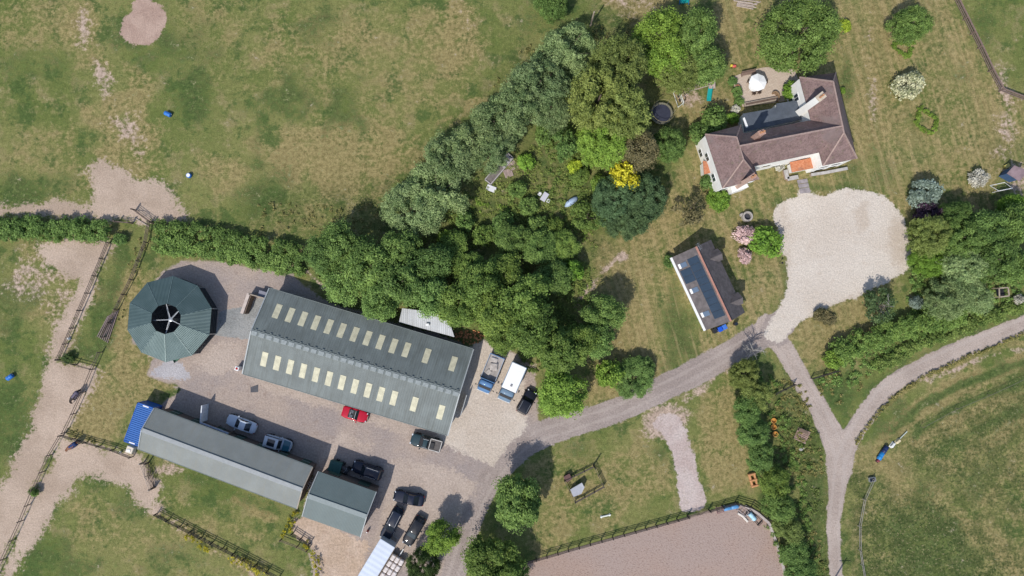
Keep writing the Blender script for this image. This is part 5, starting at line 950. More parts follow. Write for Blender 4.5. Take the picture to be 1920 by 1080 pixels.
# lorries
def lorry(label, rear, front, kind):
    c, ang, L = place(rear, front, 1.5); t = thing('lorry', label, 'lorry', (c.x, c.y, .014), ang); h = L/2; W2 = 1.12; cl = 1.75
    bp = paint('lorry_blue', (.09, .19, .36)) if kind == 'flat' else paint('lorry_grey_blue', (.14, .21, .29))
    zc = 2.15
    hull([(h-cl, W2*.92, zc-.05), (h-cl+.15, W2*.94, zc), (h-cl+.55, W2*.94, zc+.02), (h-.95, W2*.93, zc-.12), (h-.62, W2*.92, 1.45), (h-.3, W2*.88, 1.3), (h-.06, W2*.8, 1.15), (h, W2*.7, .9)], t, bp, 'cab', .45)
    panel('windscreen', [(h-.93, -.9, zc-.1), (h-.93, .9, zc-.1), (h-.5, .92, 1.45), (h-.5, -.92, 1.45)], t, glass, .03); 
    for y in (-1, 1):
        m = MB(); m.box((h-1.2, y*(W2*.935), 1.62), (.7, .05, .45)); m.build('side_window', glass, t); m = MB(); m.bar((h-.75, y*W2*.9, 1.75), (h-.72, y*(W2+.22), 1.8), .04); m.rbox((h-.7, y*(W2+.24), 1.65), (.14, .2, .36), .04); m.build('wing_mirror', trimm, t)
        m = MB(); m.rbox((h-.1, y*.75, .95), (.16, .3, .2), .04); m.build('headlight', lampm, t)
        for x in (h-.95, -h+1.1): wheel(t, x, y*.92, .4, .26)
    m = MB(); m.rbox((h-.02, 0, .62), (.18, 2.0, .3), .05); m.build('bumper', mat('lorry_bumper', (.5, .52, .55), .5), t)
    m = MB(); m.box((-cl/2, 0, .62), (L-cl, .9, .25)); m.build('chassis', trimm, t)
    bl_ = L-cl-.1; bx = -h+bl_/2
    if kind == 'flat':
        m = MB(); m.box((bx, 0, .95), (bl_, 2*W2, .16)); m.build('load_floor', mat('lorry_floor', (.34, .31, .29), .7, .3, 1.2), t)
        m = MB()
        for y in (-1, 1): m.box((bx, y*(W2-.04), 1.3), (bl_, .07, .6))
        m.build('side_board', mat('lorry_side', (.35, .42, .52), .45, .1), t)
        m = MB(); m.box((-h+.04, 0, 1.45), (.1, 2*W2, .95)); m.box((bx+bl_/2, 0, 1.5), (.1, 2*W2, 1.0)); m.build('tailboard', bp, t)
        m = MB(); m.rbox((bx-.2, .1, 1.2), (1.1, 1.1, .4), .12, .3); m.rbox((bx+.8, -.3, 1.12), (.8, .7, .22), .08, -.4); m.rbox((bx-1.1, -.2, 1.12), (.7, 1.0, .24), .08, .1)
        o = m.build('canvas_bundle', mat('canvas', (.42, .38, .35), .8, .3, 2), None); o.parent = None
        o.location = (c.x, c.y, .014); o.rotation_euler = (0, 0, ang); tag(o, 'crumpled pale bundle lying on the bed of the flatbed lorry', 'bundle')
    else:
        m = MB(); m.rbox((bx, 0, 1.75), (bl_, 2*W2, 1.9), .06); m.build('box_body', mat('box_white', (.8, .8, .8), .4, .03, .6), t)
        m = MB(); m.rbox((bx+bl_*.3, .1, 2.73), (.36, .3, .1), .03); m.build('roof_vent', mat('vent_grey', (.2, .2, .22), .6), t)
        m = MB(); m.rbox((bx-bl_/2+.1, 0, 1.8), (.3, 2*W2+.04, 1.75), .05); m.build('tailgate', bp, t)
        m = MB()
        for y in (-1, 1): m.bar((bx-bl_/2, y*W2, 2.66), (bx+bl_/2, y*W2, 2.66), .09)
        m.build('roof_edge', bp, t)
    return t
lorry('blue flatbed lorry with a pale bundle on its bed beside the barn gable', (933, 667), (905, 735), 'flat')
lorry('white roofed box lorry with blue cab between flatbed and black car', (974, 683), (944, 752), 'box')
# trailers at the bottom edge
c, ang, L = place((670, 1112), (727, 1018), 2.3); t = thing('horse_trailer', 'long white roofed trailer cut by the bottom edge', 'trailer', (c.x, c.y, .014), ang); W2 = 1.18
m = MB(); m.rbox((0, 0, 1.3), (L, 2*W2, 1.9), .06); m.build('body', mat('trailer_side', (.55, .56, .57), .5, .06), t)
m = MB(); m.rbox((0, 0, 2.3), (L+.06, 2*W2+.06, .12), .05); o = m.build('roof', rib_mat('trailer_roof', (.52, .57, .66), .75, 'x', .5, .04, (.45, .48, .55), .2, .08), t)
m = MB(); m.bar((L/2, 0, .5), (L/2+1.3, 0, .45), .14); m.build('drawbar', steel, t); m = MB(); m.bar((L/2+.5, -1.1, .1), (L/2+.5, 1.1, .1), .05); m.build('ramp_edge', steel, t)
for x in (-.5, .5):
    for y in (-1, 1): wheel(t, x, y*1.05, .32, .2)
c, ang, L = place((705, 1116), (748, 1044), .9); t = thing('flat_trailer', 'flat trailer beside the long white trailer at the bottom edge', 'trailer', (c.x, c.y, .014), ang); W2 = 1.05
m = MB(); m.box((0, 0, .62), (L, 2*W2, .12)); m.build('deck', timber, t)
for y in (-1, 1):
    m = MB(); m.box((0, y*(W2+.03), .8), (L, .06, .3)); m.build('side_rail', trimm, t)
    for x in (-.6, .4): wheel(t, x, y*(W2-.18), .3, .2)
m = MB(); m.bar((L/2, 0, .5), (L/2+1.1, 0, .45), .12); m.build('drawbar', steel, t)
sack = mat('white_sack', (.66, .6, .58), .8, .2, 3); k = 0; PLACES = ['front left', 'front middle', 'front right', 'second row left', 'second row middle', 'second row right', 'third row left', 'third row middle', 'third row right', 'fourth row left', 'fourth row middle', 'fourth row right']
for i in range(4):
    for j in range(3):
        m = MB(); x, y = L/2-.5-i*.98, (1-j)*.68; m.rbox((0, 0, .22), (.86, .58, .44), .1, random.uniform(-.08, .08)); o = m.build('feed_sack', sack); v = Matrix.Rotation(ang, 3, 'Z') @ Vector((x, y, 0))
        o.location = (c.x+v.x, c.y+v.y, .69); o.rotation_euler = (0, 0, ang); tag(o, 'pale wrapped bale on the flat trailer, %s' % PLACES[i*3+j], 'bale', 'bales on the flat trailer')
# small green trailer and quad in the shade
c, ang, L = place((618, 871), (640, 878), .9); t = thing('box_trailer', 'small dark green box trailer in the shade of the small stable', 'trailer', (c.x, c.y, .014), ang)
m = MB(); m.rbox((0, 0, .8), (1.75, 1.5, .7), .06); m.build('box', mat('trailer_green', (.03, .09, .075), .55, .2), t); m = MB(); m.rbox((0, 0, 1.19), (1.8, 1.55, .08), .03); m.build('lid', mat('trailer_lid', (.04, .11, .095), .5, .2), t); m = MB(); m.bar((.85, 0, .4), (1.5, 0, .4), .09); m.build('drawbar', steel, t)
for y in (-1, 1): wheel(t, 0, y*.85, .28, .16)
c, ang, L = place((638, 873), (652, 884), .7); t = thing('quad_bike', 'dark quad bike beside the small green trailer', 'quad bike', (c.x, c.y, .014), ang)
m = MB(); m.rbox((0, 0, .62), (1.5, .5, .35), .1); m.rbox((-.1, 0, .86), (.75, .34, .18), .07); m.build('body', mat('quad_grey', (.08, .075, .08), .5), t)
for x in (-.5, .55):
    m = MB(); m.rbox((x, 0, .72), (.5, .98, .08), .03); m.build('rack', trimm, t)
    for y in (-1, 1): wheel(t, x, y*.48, .28, .24)
m = MB(); m.tube([(.3, -.42, 1.0), (.38, 0, 1.02), (.3, .42, 1.0)], .025, 6); m.build('handlebar', steel, t)
# ------------------------------------------------------------------ fences and gates
dark_t = mat('dark_fence_timber', (.045, .04, .038), .9, .3, 5); mid_t = mat('fence_timber', (.16, .12, .1), .9, .3, 5); pale_t = mat('pale_fence_timber', (.4, .33, .28), .9, .25, 5)
POSTS = {}
def fence(label, pts, m_, h=1.2, rails=3, gap=2.4, post=.12, rail=.1, name='fence', cap=False):
    b = P(*pts[0]); t = thing(name, label, 'fence', (b.x, b.y, 0)); q = [P(x, y)-b for x, y in pts]; pp = []
    for a, c in zip(q[:-1], q[1:]):
        n = max(1, round((c-a).length/gap)); pp += [a.lerp(c, i/n) for i in range(n)]
    pp.append(q[-1]); key = (h, post, m_.name)
    if key not in POSTS:
        mb = MB(); mb.box((0, 0, h/2+.05), (post, post, h+.1)); mb.box((0, 0, h+.12), (post*.8, post*.8, .04), 0, .6); o = mb.build('post', m_); POSTS[key] = o.data; bpy.data.objects.remove(o)
    for p in pp:
        o = meshobj('post', POSTS[key], t); o.location = p; o.rotation_euler = (R_(random.uniform(-2, 2)), R_(random.uniform(-2, 2)), random.uniform(0, .5))
    for k in range(rails):
        z = h*(1-k/max(rails, 1)*.85)-.06; mb = MB()
        for a, c in zip(pp[:-1], pp[1:]): mb.bar(a+Vector((0, 0, z+random.uniform(-.02, .02))), c+Vector((0, 0, z+random.uniform(-.02, .02))), .05, rail)
        mb.build('rail', m_, t)
    if cap:
        mb = MB()
        for a, c in zip(q[:-1], q[1:]): mb.bar(a+Vector((0, 0, h+.1)), c+Vector((0, 0, h+.1)), .16, .05)
        mb.build('top_rail', m_, t)
    return t
fence('dark three rail fence along the upper side of the sand arena, left of its gate', [(985, 1052), (1085, 1023), (1190, 994), (1288, 967)], dark_t, 1.4, 3, 1.7, .12, .13)
fence('dark three rail fence at the upper right corner of the sand arena', [(1328, 955), (1378, 941), (1408, 950), (1440, 972)], dark_t, 1.4, 3, 1.7, .12, .13)
fence('dark end piece of the arena fence at its left corner', [(985, 1052), (972, 1085)], dark_t, 1.4, 3, 1.7, .12, .13)
fence('dark wire and post fence along the left dirt track down to the bottom edge', [(120, 815), (98, 852), (70, 915), (45, 975), (-5, 1082)], mid_t, 1.3, 2, 2.6)
fence('timber fence between paddock track and dry grass above the chestnut horse', [(120, 815), (165, 828), (215, 842), (250, 856)], dark_t, 1.2, 3, 2.2)
fence('timber fence on the left side of the grass lane', [(207, 456), (195, 486), (168, 550), (140, 615), (114, 674)], mid_t, 1.2, 3, 2.6)
fence('timber fence on the right side of the grass lane up to the gate', [(284, 416), (277, 455), (250, 525), (222, 580), (198, 632)], mid_t, 1.2, 3, 2.4)
fence('short fence closing the lower end of the grass lane', [(114, 674), (145, 683), (178, 692)], dark_t, 1.2, 2, 2.4)
fence('timber fence beside the dirt track where the dark horse stands', [(192, 660), (178, 692), (160, 735), (142, 775), (125, 810)], mid_t, 1.2, 2, 2.4)
fence('dark timber fence across the paddock south of the long stable', [(296, 962), (340, 985), (400, 1016), (460, 1046), (525, 1080)], dark_t, 1.2, 3, 2.0, .12, .12)
fence('timber fence curving round the tan yard below the small stable', [(529, 1010), (560, 1022), (578, 1030)], mid_t, 1.1, 2, 1.8)
fence('short dark fence beside the yellow weeds below the small stable', [(551, 998), (566, 1008), (582, 1018)], dark_t, 1.2, 3, 1.6)
fence('long brown post and rail fence at the upper right corner of the lawn', [(1783, -6), (1805, 38), (1832, 92), (1852, 135), (1872, 172), (1925, 192)], mat('red_brown_timber', (.2, .14, .12), .9, .25, 5), 1.2, 3, 3.2, .14, .12, cap=True)
fence('thin pale two wire fence along the lane in the lower right field', [(1634, 897), (1617, 935), (1608, 985), (1609, 1030), (1618, 1085)], mat('pale_wire', (.32, .29, .27), .8), 1.0, 2, 2.6, .08, .05)
fence('short dark fence left of the field lane, next to the strip of trees', [(1450, 738), (1487, 720)], dark_t, 1.2, 3, 1.5)
fence('short dark fence right of the field lane, below the thick hedge', [(1520, 709), (1567, 695)], dark_t, 1.2, 3, 1.8)
fence('pale rail fence along the top of the pink bare paddock', [(145, 448), (175, 452), (205, 456)], pale_t, 1.0, 1, 2.4)
fence('low weathered fence at the lower left end of the yellowish gate strip', [(208, 420), (204, 445)], pale_t, 1.2, 2, 2.0)
fence('faint thin wire fence crossing the lower right field', [(1925, 705), (1850, 740), (1790, 765), (1725, 800)], mat('dull_wire', (.14, .13, .1), .9), .9, 1, 4.5, .06, .03)
def gate(label, a, b, m_, h=1.25, name='gate'):
    a, b = P(*a), P(*b); t = thing(name, label, 'gate', a); v = b-a; mb = MB(); z = Vector((0, 0, 1))
    for k in range(4): mb.bar(z*(.2+k*.33), v+z*(.2+k*.33), .05, .06)
    mb.build('bars', m_, t); mb = MB()
    for s in (0, .5, 1): mb.bar(v*s+z*.15, v*s+z*h, .06, .07)
    mb.bar(v*.02+z*.2, v*.5+z*1.2, .05, .06); mb.bar(v*.5+z*1.2, v*.98+z*.2, .05, .06); mb.build('braces', m_, t)
    for s in (-.03, 1.03): mb = MB(); p = v*s; mb.box((p.x, p.y, .75), (.17, .17, 1.5)); mb.build('gate_post', m_, t)
    return t
gate('timber field gate on the left, standing beside the pale dirt', (224, 417), (248, 419), mid_t); gate('timber field gate swung open into the dirt, right of the pair', (287, 418), (256, 395), mid_t)
gate('timber gate of the sand arena at the end of the gravel spur', (1290, 966), (1327, 956), mid_t); gate('open timber gate standing across the paddock track end', (271, 868), (287, 914), pale_t); gate('rail gate opposite the pale open gate', (280, 868), (291, 912), mid_t)
t = thing('sliding_rail', 'thin pale pole lying across the gate opening', 'pole', P(252, 408)); mb = MB(); v = P(280, 425)-P(252, 408); mb.bar((0, 0, .08), v+Vector((0, 0, .08)), .14); mb.build('pole', pale_t, t)
# telegraph poles
def pole(label, px, py, h, arms=0, m_=None, lean=(0, 0)):
    q = P(px, py); t = thing('pole', label, 'pole', q); mb = MB(); mb.tube([(0, 0, 0), (lean[0], lean[1], h)], [.13, .1], 10); mb.build('shaft', m_ or pale_t, t)
    if arms: mb = MB(); mb.bar((-.8, 0, h-.5), (.8, 0, h-.5), .1); mb.build('crossarm', m_ or pale_t, t)
    return t
pole('lone bare pole in the tall grass at the top of the picture', 1107, 49, 4.7); pole('thin pole leaning beside the small animal pen', 1113, 872, 2.5, 0, dark_t)
# ------------------------------------------------------------------ small things, west side
bluep = mat('blue_plastic', (.03, .16, .5), .4, .1)
def barrel(label, px, py, ang, up=False, r=.34, L=.95, m_=bluep):
    t = thing('barrel', label, 'barrel', P(px, py, .3)-Vector((0, 0, .3)), R_(ang)); mb = MB()
    prof = [(r*.9, -L/2), (r, -L/2+.04), (r*.96, -L*.2), (r*1.02, -L*.17), (r*.97, -L*.14), (r*.97, L*.14), (r*1.02, L*.17), (r*.96, L*.2), (r, L/2-.04), (r*.9, L/2)]
    mb.lathe(prof, (0, 0, r) if not up else (0, 0, L/2), 16, 'x' if not up else 'z'); mb.build('drum', m_, t, True); mb = MB()
    if up: mb.lathe([(r*.75, L-.01), (r*.75, L+.03), (r*.2, L+.03)], (0, 0, 0), 14)
    else: mb.lathe([(.06, L/2), (.06, L/2+.04)], (0, r*.5, r), 8, 'x')
    mb.build('bung', white_pvc, t); return t
barrel('blue barrel lying in the upper pasture below the round bare patch', 315, 214, -25); barrel('blue tub standing in the pasture right of the dirt track', 354, 329, 10, True, .36, .5); barrel('blue barrel lying in the left field near the picture edge', 19, 707, 35)
t = thing('salt_block', 'small white block on the track beside the grass lane fence', 'block', P(130, 635)); mb = MB(); mb.rbox((0, 0, .15), (.4, .35, .3), .05, .3); mb.build('block', white_pvc, t)
t = thing('rubber_mat', 'dark grey rubber mat on the yard in front of the barn', 'mat', P(477, 729)); mb = MB(); mb.slab([(P(x, y)-P(477, 729))+Vector((0, 0, .05)) for x, y in ((470, 726), (484, 721), (484, 735), (470, 736))], .04); mb.build('mat', mat('rubber', (.09, .09, .1), .9), t)
g = random.Random(4); old_rail = mat('old_rail', (.22, .17, .16), .9, .3, 5)
for i in range(7):
    q = P(203, 612); x = -.75+.25*i; L_ = 1.5+.15*i; t = thing('timber_rail', 'weathered rail lying beside the right fence of the grass lane, %s of seven' % ('outermost left', 'second from left', 'third from left', 'middle', 'third from right', 'second from right', 'outermost right')[i], 'rail', (q.x+x, q.y, 0), 0, 'rails stacked by the lane fence'); mb = MB(); mb.bar((-.75, -L_, .1), (.75, L_, .12+.03*(i % 2)), .12); mb.build('rail', old_rail, t)
t = thing('water_tank', 'cream box with pale lid at the foot of the blue container', 'tank', P(250, 841)); mb = MB(); mb.rbox((0, 0, .55), (1.0, 1.0, 1.0), .06, R_(-20)); mb.build('tank', mat('cream_plastic', (.62, .55, .45), .6), t); mb = MB(); mb.rbox((-.1, -.1, 1.1), (.5, .4, .08), .03); mb.build('lid', white_pvc, t)
t = thing('bucket', 'white bucket on the grass beside the fence near the container', 'bucket', P(227, 848)); mb = MB(); mb.lathe([(.12, 0), (.17, .3), (.15, .3), (.1, .04)], (0, 0, 0), 14); mb.build('pail', white_pvc, t)
t = thing('canopy_screen', 'white L shaped screen standing in the shade beside the long stable', 'screen', P(390, 790)); mb = MB(); a, b, c_ = P(391, 757), P(388, 788), P(440, 808); up = Vector((0, 0, 1)); z2 = 2.2
mb.bar(a+up*z2/2, b+up*z2/2, .14, z2); mb.build('end_panel', mat('screen_white', (.66, .68, .72), .6), t, world=True); mb = MB(); mb.bar(b+up*z2, c_+up*z2, .2, .16); mb.build('top_beam', mat('screen_beam', (.45, .5, .62), .5), t, world=True); mb = MB(); [mb.box((q.x, q.y, 1.1), (.12, .12, 2.2)) for q in (c_, b.lerp(c_, .5))]; mb.build('leg', timber, t, world=True)
t = thing('wheelbarrow', 'green wheelbarrow at the foot of the horse walker', 'wheelbarrow', P(333, 674), .6); mb = MB(); mb.add([(-.4, -.32, .6), (.45, -.28, .6), (.45, .28, .6), (-.4, .32, .6), (-.25, -.2, .3), (.25, -.18, .3), (.25, .18, .3), (-.25, .2, .3)], [(0, 4, 5, 1), (1, 5, 6, 2), (2, 6, 7, 3), (3, 7, 4, 0), (4, 7, 6, 5)]); mb.build('tray', mat('barrow_green', (.04, .16, .09), .5), t); wheel(t, .62, 0, .18, .09); mb = MB(); [mb.bar((.6, y*.08, .2), (-.9, y*.3, .62), .04) for y in (-1, 1)]; mb.build('handles', steel, t)
t = thing('meter_box', 'small white box with red panel at the lower left barn corner', 'box', P(450, 690)); mb = MB(); mb.rbox((0, 0, .6), (.6, .6, 1.2), .04, R_(-17)); mb.build('cabinet', white_pvc, t); mb = MB(); mb.box((0, 0, 1.22), (.3, .3, .03), R_(-17)); mb.build('red_panel', redl, t)
t = thing('orange_heap', 'heap of orange rubble under the trees behind the barn end', 'heap', P(880, 632)); mb = MB(); g = random.Random(8)
for i in range(70): r = g.random()**.7*1.7; a = g.uniform(0, 6.28); mb.rbox((r*math.cos(a)*1.3, r*math.sin(a)*.6, .45*(1-r/1.8)+.06), (g.uniform(.15, .35), g.uniform(.12, .3), .14), .03, g.uniform(0, 3))
mb.build('rubble', mat('orange_rubble', (.5, .22, .1), .9, .35, 3), t)
for i, l_ in enumerate(('nearest the long stable roof', 'second from the long stable', 'middle one', 'second from the small stable', 'nearest the small stable roof')):
    t = thing('flower_pot', 'pale flower pot in the gap between the two stable blocks, '+l_, 'pot', P(578+i*2, 914-i*4), 0, 'pots between the stable blocks'); mb = MB(); mb.lathe([(.12, 0), (.17, .3), (.14, .3), (.1, .05)], (0, 0, 0), 12); mb.build('pot', white_pvc, t); mb = MB(); mb.lathe([(.14, .26), (.03, .27)], (0, 0, 0), 10); mb.build('soil', mat('potting_soil', (.13, .09, .07)), t)
t = thing('lpg_bottle', 'small red and white gas bottle at the gable of the small stable', 'bottle', P(690, 995)); mb = MB(); mb.lathe([(.15, 0), (.16, .1), (.16, .55), (.08, .68), (.05, .75)], (0, 0, 0), 12); mb.build('cylinder', redl, t, True); mb = MB(); mb.lathe([(.09, .75), (.09, .85), (.03, .87)], (0, 0, 0), 10); mb.build('cap', white_pvc, t)
# animals
def skinned(name, chain, rad, m_, parent, root=0):
    vs = [c for c in chain[0]]; me = bpy.data.meshes.new(name); me.from_pydata(vs, chain[1], []); o = meshobj(name, me, parent); me.materials.append(m_)
    s = o.modifiers.new('skin', 'SKIN'); me.skin_vertices.new() if not me.skin_vertices else None
    for i, r in enumerate(rad): me.skin_vertices[0].data[i].radius = r if isinstance(r, tuple) else (r, r); me.skin_vertices[0].data[i].use_root = (i == root)
    s.use_smooth_shade = True; ss_ = o.modifiers.new('sub', 'SUBSURF'); ss_.levels = 1; ss_.render_levels = 2; return o
def horse(label, px, py, ang, coat, rug_col, graze, hair_col):
    q = P(px, py, .9); t = thing('horse', label, 'horse', (q.x, q.y, 0), R_(ang)); V = []; E = []; R = []
    def v(p, r, j=None):
        V.append(p); R.append(r)
        if j is not None: E.append((j, len(V)-1))
        return len(V)-1
    b0 = v((-.1, 0, 1.12), (.31, .3)); b1 = v((-.55, 0, 1.18), (.3, .31), b0); b2 = v((-.8, 0, 1.2), (.2, .22), b1); c0 = v((.35, 0, 1.14), (.29, .34), b0); c1 = v((.62, 0, 1.2), (.2, .28), c0)
    if graze: n1 = v((.95, 0, 1.05), (.13, .2), c1); n2 = v((1.22, .03, .75), (.1, .15), n1); h0 = v((1.36, .05, .5), (.1, .13), n2); h1 = v((1.42, .05, .28), (.07, .08), h0); v((1.44, .05, .14), (.055, .06), h1)
    else: n1 = v((.9, 0, 1.42), (.13, .2), c1); n2 = v((1.14, .06, 1.62), (.1, .15), n1); h0 = v((1.32, .12, 1.62), (.1, .13), n2); h1 = v((1.52, .18, 1.48), (.07, .08), h0); v((1.64, .21, 1.38), (.055, .06), h1)
    for y in (-.16, .16):
        s = v((.5, y, .98), .14, c0); k = v((.52, y*1.05, .55), .065, s); f = v((.5, y*1.05, .14), .045, k); v((.53, y*1.05, .03), .055, f)
        s = v((-.6, y, 1.0), .17, b1); k = v((-.52, y*1.1, .72), .11, s); hk = v((-.72, y*1.1, .5), .06, k); f = v((-.68, y*1.1, .14), .045, hk); v((-.65, y*1.1, .03), .055, f)
    skinned('body', (V, E), R, coat, t)
    hair = mat('hair_%d' % int(ang), hair_col, .9, .3, 6)
    mb = MB(); mb.tube([(-.9, 0, 1.28), (-1.05, 0, 1.1), (-1.1, .02, .75), (-1.08, .02, .45)], [.06, .09, .08, .03], 8); mb.build('tail', hair, t, True)
    mb = MB(); pts = [(.62, .0, 1.47), V[n1], V[n2]]; mb.tube([(a, b_, c_+(.2 if i else 0)) for i, (a, b_, c_) in enumerate(pts)], [.05, .06, .05], 7); mb.build('mane', hair, t, True)
    mb = MB(); hx, hy, hz = V[h0]; [mb.tube([(hx-.08, hy+y*.07, hz+.08), (hx-.1, hy+y*.09, hz+.22)], [.04, .008], 6) for y in (-1, 1)]; mb.build('ears', coat, t, True)
    mb = MB(); n = 10; rows = []
    for x, ry, zt in ((-.86, .24, 1.42), (-.6, .37, 1.51), (-.1, .37, 1.47), (.12, .36, 1.48), (.28, .34, 1.48)):
        rows += [(x, ry*math.cos(math.pi*k/n), zt-.62+.62*math.sin(math.pi*k/n)**.8) for k in range(n+1)]
    mb.add(rows, [(i*(n+1)+k, i*(n+1)+k+1, (i+1)*(n+1)+k+1, (i+1)*(n+1)+k) for i in range(4) for k in range(n)])
    r = mb.build('rug', mat('rug_%d' % int(ang), rug_col, .8, .15, 4), t, True); sd = r.modifiers.new('thick', 'SOLIDIFY'); sd.thickness = .02
    return t
horse('dark horse in a greyish purple rug, head down on the dirt track', 141, 742, 232, mat('dark_coat', (.035, .025, .025), .6, .2, 3), (.13, .11, .15), True, (.015, .012, .012))
horse('chestnut horse in a dark blue rug at the paddock corner', 136, 836, 214, mat('chestnut_coat', (.2, .085, .045), .6, .2, 3), (.025, .045, .13), True, (.12, .05, .03))
# ------------------------------------------------------------------ garden things
t = thing('trampoline', 'round dark trampoline with a steel rim half in tree shade', 'trampoline', P(1238, 216)); mb = MB(); mb.lathe([(1.38, .86), (1.38, .88), (.02, .88)], (0, 0, 0), 32); mb.build('jumping_mat', mat('tramp_mat', (.035, .038, .06), .6, .15, 2), t)
mb = MB(); n = 32; [mb.bar((1.5*math.cos(a), 1.5*math.sin(a), .88), (1.5*math.cos(a+.197), 1.5*math.sin(a+.197), .88), .28, .04) for a in [i*6.2832/n for i in range(n)]]; mb.build('edge_pad', mat('edge_pad', (.18, .17, .12), .7, .2), t)
mb = MB(); [mb.tube([(1.62*math.cos(a), 1.62*math.sin(a), 0), (1.62*math.cos(a), 1.62*math.sin(a), 2.3)], .025, 6) for a in [i*1.047 for i in range(6)]]; mb.build('net_pole', steel, t); mb = MB(); [mb.bar((1.66*math.cos(a), 1.66*math.sin(a), 2.25), (1.66*math.cos(a+.197), 1.66*math.sin(a+.197), 2.25), .04) for a in [i*6.2832/n for i in range(n)]]; mb.build('top_ring', mat('ring_ochre', (.28, .24, .12), .6), t)
a, b = P(1267, 173), P(1276, 200); t = thing('swing', 'white metal swing frame on the worn lawn', 'swing', (a+b)/2); l = t.location; v = (b-a).normalized(); s = Vector((-v.y, v.x, 0)); up = Vector((0, 0, 1)); wm = mat('white_metal', (.7, .72, .66), .45); mb = MB(); a -= l; b -= l
mb.bar(a+up*1.9, b+up*1.9, .09); mb.build('top_bar', wm, t)
for e in (a, b):
    for k in (-1, 1): mb = MB(); mb.bar(e+up*1.9, e+s*.4*k, .08); mb.build('leg', wm, t)
for f in (.35, .65): mb = MB(); c_ = a.lerp(b, f); mb.box((c_.x, c_.y, .5), (.45, .2, .04), math.atan2(v.y, v.x)); o = mb.build('seat', trimm, t); mb = MB(); [mb.bar(c_+v*.2*k+up*.5, c_+v*.2*k+up*1.9, .015) for k in (-1, 1)]; mb.build('rope', trimm, o)
mb = MB(); mb.bar(a+s*.4+up*.12, b+s*.4+up*.12, .07); mb.bar(a-s*.4+up*.12, b-s*.4+up*.12, .07); mb.build('ground_rail', wm, t)
t = thing('climbing_frame', 'timber climbing frame with monkey bars beside the green slide', 'climbing frame', P(1310, 166)); l = t.location; g1 = mat('play_timber', (.42, .34, .3), .85, .2, 5); mb = MB(); a, b = P(1290, 172)-l, P(1331, 160)-l; s = Vector((.1, .45, 0))
for k in (-1, 1): mb.bar(a+s*k+up*1.6, b+s*k+up*1.6, .1)
mb.build('side_rail', g1, t); mb = MB(); [mb.bar(a.lerp(b, i/9)-s+up*1.6, a.lerp(b, i/9)+s+up*1.6, .05) for i in range(10)]; mb.build('rungs', g1, t)
for e in (a, b):
    for k in (-1, 1): mb = MB(); mb.bar(e+s*k, e+s*k+up*1.65, .11); mb.build('leg', g1, t)
mb = MB(); c_ = b+Vector((0, -.2, 0)); mb.box((c_.x, c_.y, 1.1), (.95, 1.3, .08)); mb.build('platform', g1, t); mb = MB(); [mb.bar(a+s*k+up*1.6, a+Vector((-.9, -.7+.3*k, 0)), .09) for k in (-1, 1)]; mb.build('ladder', g1, t)
t = thing('slide', 'turquoise green slide running down from the climbing frame', 'slide', P(1328, 179)); teal = mat('teal_plastic', (.01, .28, .27), .3, .1); mb = MB(); mb.add([(-.25, .85, 1.1), (.25, .85, 1.1), (-.25, -.5, .22), (.25, -.5, .22), (-.25, -.9, .15), (.25, -.9, .15), (-.32, .85, 1.3), (.32, .85, 1.3), (-.32, -.5, .42), (.32, -.5, .42), (-.32, -.9, .32), (.32, -.9, .32)], [(0, 2, 3, 1), (2, 4, 5, 3), (0, 6, 8, 2), (2, 8, 10, 4), (1, 3, 9, 7), (3, 5, 11, 9)]); o = mb.build('chute', teal, t); sd = o.modifiers.new('thick', 'SOLIDIFY'); sd.thickness = .03
t = thing('parasol', 'white parasol over the round patio table', 'parasol', P(1417, 158, 1.2)-Vector((0, 0, 1.2))); can = mat('canvas_white', (.8, .8, .8), .8, .03); mb = MB(); n = 8
mb.add([(1.3*math.cos(i*6.2832/n), 1.3*math.sin(i*6.2832/n), 2.05) for i in range(n)]+[(0, 0, 2.5)], [(i, (i+1) % n, n) for i in range(n)]); o = mb.build('canopy', can, t); sd = o.modifiers.new('thick', 'SOLIDIFY'); sd.thickness = .02; mb = MB(); mb.tube([(0, 0, 0), (0, 0, 2.55)], .03, 8); mb.build('pole', white_pvc, t); mb = MB(); mb.lathe([(.3, 0), (.3, .08), (.05, .12)], (0, 0, .05), 14); mb.build('base', conc, t)
t = thing('patio_table', 'round table under the white parasol', 'table', P(1415, 161, .7)-Vector((0, 0, .7))); mb = MB(); mb.lathe([(.75, .72), (.75, .76), (.05, .76)], (-.15, -.1, 0), 24); mb.build('tabletop', white_pvc, t); mb = MB(); [mb.bar((-.15+.5*x, -.1+.5*y, 0), (-.15+.4*x, -.1+.4*y, .72), .05) for x in (-1, 1) for y in (-1, 1)]; mb.build('leg', white_pvc, t)
def chair(label, px, py, ang, m_, grp):
    t = thing('garden_chair', label, 'chair', P(px, py, .4)-Vector((0, 0, .4)), R_(ang), grp); mb = MB(); mb.rbox((0, 0, .44), (.46, .46, .05), .03); mb.build('seat', m_, t); mb = MB(); mb.rbox((-.22, 0, .72), (.05, .46, .5), .02); mb.build('backrest', m_, t)
    for x in (-1, 1):
        for y in (-1, 1): mb = MB(); mb.bar((x*.19, y*.19, 0), (x*.19, y*.19, .42), .04); mb.build('leg', m_, t)
    for y in (-1, 1): mb = MB(); mb.bar((-.2, y*.23, .64), (.2, y*.23, .64), .05, .03); mb.build('armrest', m_, t)
    return t
brown_m = mat('brown_rattan', (.12, .08, .06), .8, .2, 5)
